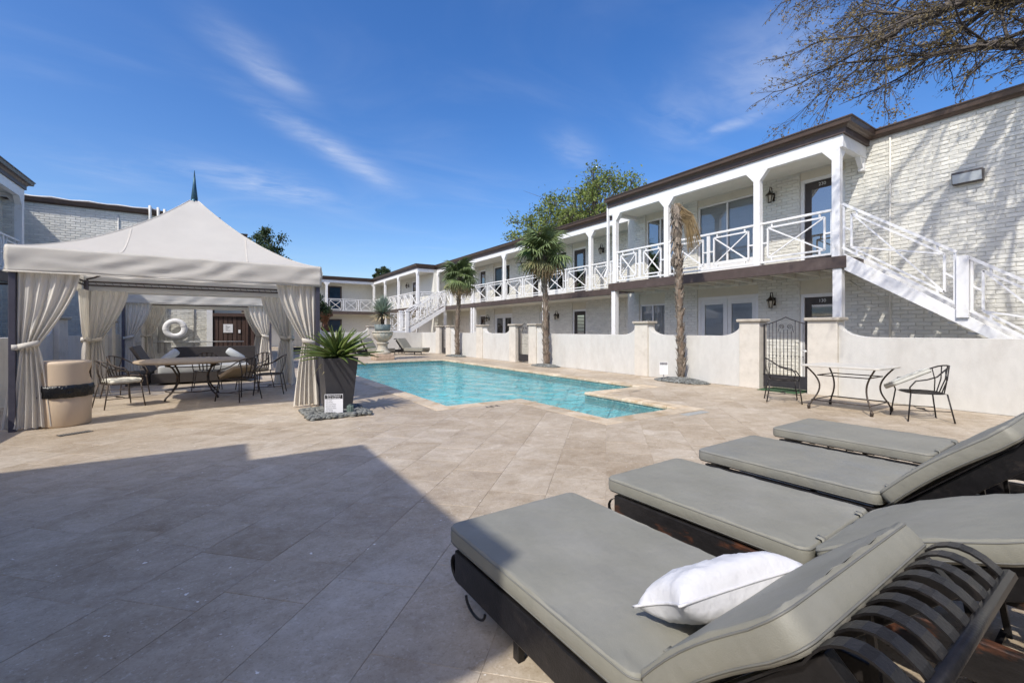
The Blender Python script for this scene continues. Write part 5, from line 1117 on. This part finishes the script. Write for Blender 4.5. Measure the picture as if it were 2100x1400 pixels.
lounger('nearest grey sun lounger with white pillow, half in shadow', 1.40, 2.12, R(1.0), 46, .84, BLACKF, VINYL, 1, G1)
lounger('grey sun lounger with rusty side rail, second from the viewer', 2.61, 2.22, R(2.0), 25, .80, RUSTF, VINYL, 2, G1, .76)
lounger('third grey sun lounger, its backrest raised steeply', 3.82, 2.31, R(1.5), 44, .90, BLACKF, VINYL2, 3, G1, .76)
lounger('farthest of the four foreground loungers, wrinkled grey cushion', 5.20, 2.40, R(1.5), 18, .86, BLACKF, VINYL2, 4, G1, .76)
# pillow
pw = thing('throw_pillow', 'white throw pillow lying on the nearest lounger', 'pillow', (1.455, .895, .405), R(-10)); m_ = MB()
def pil(u, v, sg):
    x, y = (u * 2 - 1), (v * 2 - 1); e = (1 - x ** 4) * (1 - y ** 4); pin = 1 - .16 * (1 - abs(x) ** 2) * (abs(y) ** 4) ; pin2 = 1 - .14 * (1 - abs(y) ** 2) * (abs(x) ** 4)
    return Vector((x * .295 * pin2, y * .125 * pin, sg * .082 * max(0, e) ** .62 + e * (.007 * noise.noise(Vector((x * 3, y * 3, sg))) + .006 * noise.noise(Vector((x * 9, y * 6, sg * 2))) + .004 * math.sin(x * 17 + y * 5) * abs(y))))
tilt = Matrix.Rotation(R(30), 3, 'X') ; tl = lambda v: tilt.inverted() @ v
for sg in (-1, 1): m_.grid(28, 24, lambda u, v: tl(pil(u, v, sg)) + Vector((0, 0, .105)))
part('pillow_cover', m_, PILLOW, pw, True)
m_ = MB(); ed = [(-1 + i / 10, -1) for i in range(20)] + [(1, -1 + i / 10) for i in range(20)] + [(1 - i / 10, 1) for i in range(20)] + [(-1, 1 - i / 10) for i in range(21)]
m_.tube([tl(pil((a + 1) / 2, (b + 1) / 2, 1)) + Vector((0, 0, .105)) for a, b in ed], .005, 5); part('seam', m_, PILLOW, pw, True)
# far loungers
for (lab, x, y, rz, rec) in (('far grey lounger right of the urn, against the back wall', 9.7, 23.95, R(-142), 52), ('far grey lounger partly hidden behind the stone urn', 7.75, 24.3, R(-142), 56), ('far grey lounger left of the urn, behind the agave', 5.75, 24.6, R(-142), 55)):
    lounger(lab, x, y, rz, rec, .86, BLACKF, VINYL, 7, 'loungers at the far end of the pool', .72, big=False, slats=9)

# ------------------------------------------------------------------ iron furniture
def iron_chair(label, x, y, rz, m=CHAIRIRON, group=None, sc=1.):
    """barrel-back chair; faces local +Y"""
    t = thing('iron_chair', label, 'chair', (x, y, .002), rz, group); sw, sd, sz = .25 * sc, .23 * sc, .43 * sc; r_ = .011
    for sx in (-1, 1):
        m_ = MB(); m_.tube([(sx * (sw + .045), sd + .05, 0), (sx * sw, sd, sz)], r_, 6); part('leg', m_, m, t, True); m_ = MB(); m_.tube([(sx * (sw + .01), -sd - .07, 0), (sx * (sw - .04), -sd, sz)], r_, 6); part('leg', m_, m, t, True)
    m_ = MB(); m_.tube([(sw * math.copysign(abs(math.cos(a)) ** .6, math.cos(a)), sd * math.copysign(abs(math.sin(a)) ** .6, math.sin(a)), sz) for a in [2 * math.pi * i / 28 for i in range(29)]], r_, 6); part('seat_ring', m_, m, t, True)
    m_ = MB()
    for i in range(5): m_.box(-sw + .03 + i * .1 * sc, -sw + .06 + i * .1 * sc, -sd + .01, sd - .01, sz - .006, sz + .002)
    part('seat_slats', m_, m, t)
    hoop = lambda a: Vector((math.sin(a) * (sw + .02), -sd - .10 + .25 * abs(math.sin(a)) ** 2.2 * sc, sz + .42 * sc - .16 * sc * abs(math.sin(a)) ** 3))
    pts = [hoop(R(q)) for q in range(-90, 91, 12)]; arm = lambda sg: [Vector((sg * (sw + .03), sd * .2, sz + .215 * sc)), Vector((sg * (sw + .035), sd * .8, sz + .19 * sc)), Vector((sg * (sw + .02), sd + .02, sz + .09 * sc)), Vector((sg * sw, sd, sz))]
    m_ = MB(); m_.tube(arm(-1)[::-1] + pts + arm(1), r_, 6); part('back_hoop', m_, m, t, True)
    for i in range(5): a = R(-44 + 22 * i); p = hoop(a); m_ = MB(); m_.strip([p, p.lerp(Vector((p.x * .72, -sd, sz)), .5) + Vector((0, -.02, 0)), Vector((p.x * .72, -sd + .005, sz))], .026, .006, (1, 0, 0)); part('back_slat', m_, m, t, True)
    m_ = MB(); m_.tube([(-(sw + .02), sd + .02, .17), (-(sw - .02), -sd - .03, .17)], .007, 5); m_.tube([((sw + .02), sd + .02, .17), ((sw - .02), -sd - .03, .17)], .007, 5); m_.tube([(-sw, 0, .17), (-.07, .03, .17), (0, .05, .17), (.07, .03, .17), (sw, 0, .17)], .007, 5); m_.tube([(.05 * math.cos(a), .0 + .05 * math.sin(a), .17) for a in [R(30 * i) for i in range(13)]], .006, 5); part('stretcher', m_, m, t, True)
    return t
iron_chair('iron chair at the far end of the rectangular table, before the gate', 9.25, 4.42, R(212), IRON); iron_chair('iron chair at the near end of the rectangular table, cushion tipped on it', 9.2, 2.34, R(37), IRON)
cs = thing('seat_cushion', 'grey white seat cushion tipped on edge across the iron chair', 'cushion', (9.13, 2.43, .46), R(37))
put_cushion('cover', cs, mat('pale_grey_cushion', (.50, .50, .455), .8, .06, 5, .2, 200, bdist=.003, bump2=.15, b2scale=9), PIPING, .50, .52, .07, .05, .02, 31, .006, lambda v: Matrix.Rotation(R(-27), 3, 'X') @ Matrix.Rotation(R(14), 3, 'Y') @ v + Vector((.0, .05, .14)))
# rectangular table with bowed legs
rt = thing('patio_table', 'rectangular pale stone table with bowed iron legs by the white wall', 'table', (9.22, 3.30, .002)); O = rrect(.98, 1.16, .06); m_ = MB(); m_.prism(O, lambda a, b: (a, b, .752), lambda a, b: (a, b, .785)); part('table_top', m_, TTOPR, rt, bevel=.01)
def bow(x0, y0, x1, y1, z0, z1, b): return [(x0 + (x1 - x0) * s - math.copysign(b, x0) * math.sin(s * math.pi), y0 + (y1 - y0) * s - math.copysign(b, y0) * math.sin(s * math.pi), z0 + (z1 - z0) * s) for s in [i / 12 for i in range(13)]]
for sx in (-1, 1):
    for sy_ in (-1, 1):
        m_ = MB(); m_.tube([(sx * .43, sy_ * .46, .0), (sx * .425, sy_ * .455, .06)] + bow(sx * .42, sy_ * .45, sx * .43, sy_ * .50, .10, .75, .13)[1:], .014, 7); m_.lathe([(.022, 0), (.028, .05), (.014, .09)], 8, (sx * .43, sy_ * .46, 0)); part('leg', m_, CHAIRIRON, rt, True)
for z, a, b in ((.16, .40, .43), (.60, .32, .37)):
    m_ = MB(); Q = [(-a, -b, z), (a, -b, z), (a, b, z), (-a, b, z)]
    for i in range(4): m_.tube([Q[i], Q[(i + 1) % 4]], .010, 6)
    part('stretcher', m_, CHAIRIRON, rt, True)
# round table in the front cabana
ct = thing('dining_table', 'round stone topped table with curved iron legs inside the front cabana', 'table', (-.55, 11.5, .002)); m_ = MB(); m_.lathe([(.90, .735), (.97, .74), (.98, .765), (.96, .785)], 56); part('table_top', m_, TTOP, ct, True)
for i in range(4):
    a = R(45 + 90 * i); m_ = MB(); pts = [(.62, 0), (.60, .05), (.48, .14), (.37, .30), (.36, .48), (.46, .64), (.62, .73)]; m_.tube([(r_ * math.cos(a), r_ * math.sin(a), z) for r_, z in pts], .018, 7); part('leg', m_, CHAIRIRON, ct, True)
m_ = MB(); m_.tube([(.47 * math.cos(R(15 * i)), .47 * math.sin(R(15 * i)), .15) for i in range(25)], .012, 6); part('stretcher_ring', m_, CHAIRIRON, ct, True); m_ = MB(); m_.tube([(.47 * math.cos(R(15 * i)), .47 * math.sin(R(15 * i)), .66) for i in range(25)], .012, 6); part('apron_ring', m_, CHAIRIRON, ct, True)
G2 = 'iron chairs around the cabana table'
def seat(label, x, y, rz, m, tiltd=0): c_ = thing('seat_cushion', label, 'cushion', (x, y, .44), rz); put_cushion('cover', c_, m, None, .48, .48, .06, .06, .02, int(abs(x * 31)) + 3, .006, lambda v: Matrix.Rotation(R(tiltd), 3, 'X') @ v + Vector((0, .02, .0 + .20 * math.sin(abs(R(tiltd))))))
iron_chair('iron chair with cream cushion, nearest on the left of the round table', -1.62, 10.75, R(-62), CHAIRIRON, G2); seat('cream seat cushion on the left chair at the round table', -1.60, 10.77, R(-62), SEATC)
iron_chair('empty iron chair at the back left of the round table', -1.75, 12.3, R(-118), CHAIRIRON, G2)
iron_chair('iron chair in front right of the round table, tan cushion tipped on it', .25, 10.45, R(40), CHAIRIRON, G2); seat('tan seat cushion tipped up on the front right cabana chair', .22, 10.50, R(40), TANC, -28)
iron_chair('iron chair on the right of the round table beside the curtain', .85, 11.2, R(78), CHAIRIRON, G2)
iron_chair('iron chair directly behind the round table', -.35, 12.85, R(182), CHAIRIRON, G2)
iron_chair('iron chair at the back right of the round table', .62, 12.25, R(128), CHAIRIRON, G2); seat('tan seat cushion on the back right cabana chair', .6, 12.22, R(128), TANC)
# daybed between the cabanas
db = thing('daybed', 'dark framed daybed with grey mattress between the two cabanas', 'daybed', (-.45, 15.1, 0)); m_ = MB(); m_.box(-1.0, 1.05, -.75, .75, .05, .28); part('base', m_, DARKSOFA, db, bevel=.02); m_ = MB(); m_.box(-.75, 1.25, .78, .86, .05, .92); part('back_panel', m_, DARKSOFA, db, bevel=.01)
m_ = MB(); m_.box(-1.1, 1.1, -.82, -.76, .05, .30); part('front_rail', m_, DARKSOFA, db, bevel=.01); put_cushion('mattress', db, mat('pale_mattress', (.40, .40, .38), .6, .05, 4, bump2=.1), None, 2.0, 1.45, .17, .08, .02, 44, .006, lambda v: v + Vector((.02, 0, .285)))
m_ = MB(); m_.bar((-1.15, .0, .30), (-1.52, 0, .98), 1.3, .08, (1, 0, .5)); part('raised_back', m_, DARKSOFA, db, bevel=.015); m_ = MB(); m_.box(-1.62, -1.18, -.66, .66, .0, .30); part('back_support', m_, DARKSOFA, db, bevel=.01)
for i, (x, y, a) in enumerate(((-.80, -.1, 48), (.72, .3, -55))):
    b_ = thing('bolster_pillow', ('pale grey bolster leaning at the left end of the daybed', 'pale grey bolster at the right end of the daybed')[i], 'pillow', (-.45 + x, 15.1 + y, .47)); m_ = MB(); m_.lathe([(0, -.26), (.07, -.25), (.10, -.21), (.105, 0), (.10, .21), (.07, .25), (0, .26)], 16, cap=False); m_.v = [tuple(Matrix.Rotation(R(a), 3, 'Y') @ Vector(p) + Vector((0, 0, .21))) for p in m_.v]; part('cover', m_, mat('bolster_grey', (.50, .52, .52), .7, .05, 5, bump2=.15), b_, True)

# ------------------------------------------------------------------ cabanas
def drape(A, B, tieq, zt, ztie, zb, wtie, wbot, folds, seed, nrm):
    """curtain hung from A to B (plan points), gathered at fraction tieq of the span at height ztie"""
    A, B = Vector((*A, 0)), Vector((*B, 0)); S = B - A; n_ = Vector((*nrm, 0)); r_ = random.Random(seed); ph = r_.uniform(0, 6)
    def fn(u, v):
        z = zt + (zb - zt) * v; vt = (zt - ztie) / (zt - zb); c_ = tieq
        if v < vt: q = (v / vt) ** 1.5; wdt = 1 + (wtie - 1) * q; c2 = .5 + (c_ - .5) * q
        else: q = min(1, (v - vt) / (1 - vt) * 1.0) ** .7; wdt = wtie + (wbot - wtie) * q; c2 = c_ + (0) * q
        s = c2 + (u - .5) * wdt; amp = .040 * (.45 + .55 * min(1, 1.2 - wdt * .5)) * (1 - .5 * math.exp(-((v - vt) / .04) ** 2))
        f = (.65 + .7 * abs(noise.noise(Vector((u * 4, v * 1.2, seed))))) * math.sin(u * folds * 6.283 + ph + 1.2 * math.sin(v * 3 + u * 5) + 2.6 * noise.noise(Vector((u * 3.5, v * 1.5, seed * 1.7)))) + .35 * math.sin(u * folds * 14 + ph * 2 + v * 2)
        return A + S * s + n_ * (amp * f) + Vector((0, 0, z + .012 * math.sin(u * folds * 6.28 + 1)))
    return fn
def cabana(label, x0, x1, y0, y1, zb, zv, zp, group, hi=True, seed=1):
    t = thing('cabana', label, 'cabana', ((x0 + x1) / 2, (y0 + y1) / 2, 0), 0, group, True); cx_, cy_ = (x0 + x1) / 2, (y0 + y1) / 2; hx, hy = (x1 - x0) / 2, (y1 - y0) / 2
    m_ = MB(); n = 26
    for k2, (ax, sg) in enumerate((('x', -1), ('x', 1), ('y', -1), ('y', 1))):
        def fn(u, v):
            s = 1 - v; w = s * 1 + .035 * v; z = zv + (zp - zv) * (v ** 1.7 * .84 + v * .16) - .06 * math.sin(v * math.pi) * (1 - abs(u * 2 - 1) ** 2) + .004 * noise.noise(Vector((u * 6, v * 6, k2)))
            e = (u * 2 - 1) * w
            return (cx_ + e * hx, cy_ + sg * w * hy, z) if ax == 'x' else (cx_ + sg * w * hx, cy_ + e * hy, z)
        m_.grid(n, n, fn)
    roof = part('canopy', m_, CANVAS, t, True)
    m_ = MB()
    for sx in (-1, 1):
        for sy_ in (-1, 1): m_.tube([(cx_ + sx * hx * (1 - v + .035 * v), cy_ + sy_ * hy * (1 - v + .035 * v), zv + (zp - zv) * (v ** 1.7 * .84 + v * .16) + .002) for v in [i / 20 for i in range(21)]], .009, 5)
    part('ridge_seam', m_, CANVAS, roof, True)
    for k2, (ax, sg) in enumerate((('x', -1), ('x', 1), ('y', -1), ('y', 1))):
        for e0 in (-.42, .42):
            P_ = []
            for v in [i / 40 for i in range(24)]:
                w = 1 - v + .035 * v
                if w < abs(e0): break
                u_ = (e0 / w + 1) / 2; z = zv + (zp - zv) * (v ** 1.7 * .84 + v * .16) - .06 * math.sin(v * math.pi) * (1 - abs(u_ * 2 - 1) ** 2) + .004
                P_.append((cx_ + e0 * hx, cy_ + sg * w * hy, z) if ax == 'x' else (cx_ + sg * w * hx, cy_ + e0 * hy, z))
            m_ = MB(); m_.strip(P_, .02, .004, (1, 0, 0) if ax == 'x' else (0, 1, 0)); part('panel_seam', m_, CURTAIN, roof)
    for k2, (ax, sg) in enumerate((('x', -1), ('x', 1), ('y', -1), ('y', 1))):
        m_ = MB()
        def fv(u, v):
            e = u * 2 - 1; z = zv + (zb - zv) * v; sag = .012 * math.sin(u * 9 + k2); wr = (.034 * math.sin(u * 42 + v * 5.5 + 3 * noise.noise(Vector((u * 5, v * 2, k2 + seed)))) * (.3 + .7 * noise.noise(Vector((u * 4, v, k2 * 3 + 7))))) * math.sin(v * math.pi) ** .6 + .01 * noise.noise(Vector((u * 9, v * 4, k2 + 3)))
            o_ = 1.004
            return (cx_ + e * hx * o_, cy_ + sg * (hy * o_ + wr + .012 * v), z + sag * v) if ax == 'x' else (cx_ + sg * (hx * o_ + wr + .012 * v), cy_ + e * hy * o_, z + sag * v)
        m_.grid(110, 10, fv); va = part('valance', m_, CANVAS, roof, True); sd = va.modifiers.new('thick', 'SOLIDIFY'); sd.thickness = .004; sd.offset = 0
    m_ = MB()                                           # hem cord along the bottom
    c4 = [(x0, y0), (x1, y0), (x1, y1), (x0, y1)]; m_.tube([(cx_ + (a - cx_) * 1.008, cy_ + (b - cy_) * 1.008, zb) for a, b in c4 + c4[:1]], .012, 5); part('hem', m_, CANVAS, roof, True)
    m_ = MB()
    for k2 in range(4):
        (ax_, ay_), (bx_, by_) = c4[k2], c4[(k2 + 1) % 4]; i_ = lambda a, c_: c_ + (a - c_) * .985
        for z in (zb + .145, zb + .22): m_.bar((i_(ax_, cx_), i_(ay_, cy_), z), (i_(bx_, cx_), i_(by_, cy_), z), .03, .03)
        nb_ = 30
        for j in range(nb_):
            s = (j + .5) / nb_; p = Vector((i_(ax_ + (bx_ - ax_) * s, cx_), i_(ay_ + (by_ - ay_) * s, cy_), zb + .15)); e = Vector((bx_ - ax_, by_ - ay_, 0)).normalized() * .04; m_.bar(p, p + e + Vector((0, 0, .06)), .006, .006)
    part('roof_truss', m_, CABFRAME, t)
    m_ = MB()
    pass
    for (a, b) in c4: m_ = MB(); m_.tube([(cx_ + (a - cx_) * .97 * (1 - v), cy_ + (b - cy_) * .97 * (1 - v), zv + (zp - zv) * (v ** 1.7 * .84 + v * .16) - .09) for v in [i / 12 for i in range(12)]], .018, 6); part('hip_rafter', m_, CABFRAME, t, True)
    for (a, b) in c4: m_ = MB(); px_, py_ = cx_ + (a - cx_) * .975, cy_ + (b - cy_) * .975; m_.box(px_ - .035, px_ + .035, py_ - .035, py_ + .035, 0, zb + .25); part('post', m_, BLUEPOST, t, bevel=.006)
    m_ = MB(); m_.lathe([(.10, zp - .04), (.075, zp), (.05, zp + .03), (.058, zp + .05), (.03, zp + .32), (.004, zp + .62)], 12, (cx_, cy_, 0)); part('finial', m_, FINIAL, t, True)
    i = 0; W_ = .66
    for (a, b) in c4:
        dx = 1 if a < cx_ else -1; dy = 1 if b < cy_ else -1; px_, py_ = cx_ + (a - cx_) * .965, cy_ + (b - cy_) * .965
        Ws = .30 if (a < cx_ and b < cy_) else W_
        for (A_, B_, nr) in (((px_, py_), (px_ + dx * W_, py_), (0, dy)), ((px_, py_), (px_, py_ + dy * Ws), (dx, 0))):
            i += 1; zt, zi, zl = zb + .02, 1.19, .03; m_ = MB(); m_.grid(72, 40, drape(A_, B_, .19, zt, zi, zl, .30, .78, 5.5, seed * 10 + i, nr)); cu_ = part('curtain', m_, CURTAIN, t, True)
            S = Vector((B_[0] - A_[0], B_[1] - A_[1], 0)); c_ = Vector((*A_, 0)) + S * .19; n_ = Vector((*nr, 0)); m_ = MB()
            m_.strip([c_ + S.normalized() * (.115 * math.cos(q)) + n_ * (.075 * math.sin(q)) + Vector((0, 0, zi + .03 * math.cos(q))) for q in [R(18 * j) for j in range(21)]], .08, .006, (0, 0, 1)); part('tie_band', m_, CURTAIN, cu_, True)
    return t
cabana('front white canvas cabana with tied curtains over the dining table', -2.5, 1.5, 8.82, 12.8, 2.21, 2.565, 3.95, 'canvas cabanas by the pool')
cabana('rear white canvas cabana, mostly hidden behind the front cabana', -2.62, 1.4, 17.6, 21.6, 2.23, 2.58, 3.95, 'canvas cabanas by the pool', seed=2)
m_ = MB(); m_.tube([(-2.52 + .03 * math.sin(a), 8.72 - .03, .98 + .09 * math.cos(a)) for a in [R(200 * i / 12 - 10) for i in range(13)]], .008, 5)
# ------------------------------------------------------------------ bin, drain, ring buoy, wooden gate
bn = thing('litter_bin', 'tan plastic litter bin with black bag, in front of the cabana curtain', 'bin', (-1.99, 9.14, .002), R(-10)); m_ = MB(); m_.lathe([(.345, 0), (.36, .02), (.375, .42), (.365, .44)], 40); part('body', m_, BINM, bn, True)
m_ = MB(); r_ = random.Random(3); m_.lathe([(.368, .42), (.40, .43), (.395, .50), (.405, .545), (.39, .60), (.37, .605)], 72, rf=lambda a, z: 1 + .018 * math.sin(a * 11 + z * 30) + .012 * math.sin(a * 23 - z * 50), cap=False); part('bag', m_, BAG, bn, True)
m_ = MB(); n = 60
def hood(u, v):
    a = 2 * math.pi * u; z = .58 + .33 * v; r1 = .375 - .008 * v; return (r1 * math.cos(a), r1 * math.sin(a), z)
def cut(a, z):                                          # two round mouths
    for c_ in (R(14), R(194)):
        d = (a - c_ + math.pi) % (2 * math.pi) - math.pi
        if (d * .37 / .13) ** 2 + ((z - .76) / .10) ** 2 < 1: return True
    return False
n = 96; hv = [[hood(i / n, j / 14) for j in range(15)] for i in range(n)]
for i in range(n):
    for j in range(14):
        a, z = 2 * math.pi * (i + .5) / n, .58 + .33 * (j + .5) / 14
        if not cut(a, z): m_.f.append((i * 15 + j, ((i + 1) % n) * 15 + j, ((i + 1) % n) * 15 + j + 1, i * 15 + j + 1))
m_.v = [p for row in hv for p in row]; b0 = len(m_.v)
for (r1, z) in ((.358, .935), (.33, .945), (.15, .95)): m_.v += [(r1 * math.cos(2 * math.pi * i / n), r1 * math.sin(2 * math.pi * i / n), z) for i in range(n)]
for i in range(n):
    k1 = (i + 1) % n; m_.f.append((i * 15 + 14, k1 * 15 + 14, b0 + k1, b0 + i)); m_.f += [(b0 + q * n + i, b0 + q * n + k1, b0 + (q + 1) * n + k1, b0 + (q + 1) * n + i) for q in (0, 1)]
m_.f.append(tuple(b0 + 2 * n + i for i in range(n))); hd = part('hood', m_, BINM, bn, True); sd = hd.modifiers.new('thick', 'SOLIDIFY'); sd.thickness = .012
m_ = MB(); m_.lathe([(.33, .45), (.33, .9)], 30, cap=False); part('liner', m_, BAG, bn, True)
for c_ in bn.children: c_.scale = (.80, .80, 1.0)
dr = thing('drain_grate', 'small metal drain grate set in the paving near the bin', 'drain', (-1.70, 8.27, .002), R(30)); m_ = MB(); m_.box(-.17, .17, -.065, .065, 0, .003); part('frame', m_, mat('drain_dark', (.03, .03, .03), .7), dr)
for i in range(12): m_ = MB(); x = -.155 + i * .028; m_.box(x - .006, x + .006, -.055, .055, .0035, .008); part('slat', m_, mat('drain_metal', (.24, .23, .21), .5, .2, 20, metal=.4), dr)
rb = thing('ring_buoy', 'white ring buoy hanging on the sunlit brick wall', 'ring buoy', (-1.66, 22.22, 1.46)); m_ = MB()
def tor(u, v): a, b = 2 * math.pi * u, 2 * math.pi * v; return ((.30 + .105 * math.cos(b)) * math.cos(a), .075 * math.sin(b), (.30 + .105 * math.cos(b)) * math.sin(a))
m_.grid(48, 16, tor); part('ring', m_, RING, rb, True)
for a0 in (R(20), R(190)): m_ = MB(); m_.tube([((.30 + .109 * math.cos(b)) * math.cos(a0), .079 * math.sin(b), (.30 + .109 * math.cos(b)) * math.sin(a0)) for b in [R(30 * i) for i in range(13)]], .008, 4); part('rope_band', m_, mat('grey_rope', (.35, .35, .36), .8), rb, True)
pp = thing('pool_pole', 'long pale pool pole lying across hooks on the brick wall', 'pole', (-1, 22.28, .95)); m_ = MB(); m_.tube([(-2.0, 0, .0), (1.7, -.02, -.03)], .02, 6); part('shaft', m_, METALW, pp, True); m_ = MB(); m_.box(-.35, .15, -.03, .02, -.05, -.022); part('grip', m_, METALW, pp)
wg = thing('board_gate', 'dark brown vertical board gate with posted notices behind the daybed', 'gate', (-.4, 22.45, 0), 0, None, True)
for i in range(11): m_ = MB(); x = -.36 + i * .165; m_.box(x, x + .135, 22.42, 22.46, .05, 1.98 if i < 7 else 2.1); part('board', m_, WOODG, wg)
m_ = MB(); m_.box(-.40, 1.46, 22.465, 22.5, .05, 2.08); part('backing', m_, mat('dark_board', (.03, .02, .017), .7), wg); m_ = MB(); m_.box(-.42, .80, 22.36, 22.5, 1.985, 2.12); m_.box(.78, .86, 22.38, 22.5, .0, 2.2); part('frame', m_, WOODG, wg)
m_ = MB(); m_.box(-.04, .30, 22.395, 22.41, 1.30, 1.66); nt_ = part('notice', m_, PAPER, wg); m_ = MB(); m_.box(.50, .58, 22.39, 22.41, 1.28, 1.42); part('switch', m_, PAPER, wg); m_ = MB(); m_.box(1.08, 1.34, 22.395, 22.41, 1.40, 1.95); part('notice_board', m_, GOLDP, wg)
for i in range(5): m_ = MB(); m_.box(.04, .10 + .14 * ((i * 37) % 10) / 10 , 22.392, 22.3945, 1.58 - i * .05, 1.595 - i * .05); part('print', m_, mat('grey_ink', (.12, .12, .13), .7), nt_)
# a dark lantern figure on the far ground floor behind the agave
st = thing('bronze_fountain', 'dark bronze garden fountain figure behind the agave', 'statue', (7.0, 39.4, 0)); m_ = MB(); m_.box(-.9, .9, -.5, .5, 0, 1.35); part('base', m_, mat('dark_stone', (.05, .045, .04), .7, .2, 9), st, bevel=.03); m_ = MB(); m_.lathe([(.45, 1.352), (.5, 1.5), (.25, 1.7), (.2, 2.0), (.33, 2.2), (.42, 2.45), (.62, 2.6), (.60, 2.8), (.40, 3.1), (.0, 3.2)], 14, rf=lambda a, z: 1 + .12 * math.sin(a * 3 + z * 5)); part('figure', m_, mat('bronze', (.10, .05, .03), .45, .4, 9, metal=.5), st, True)
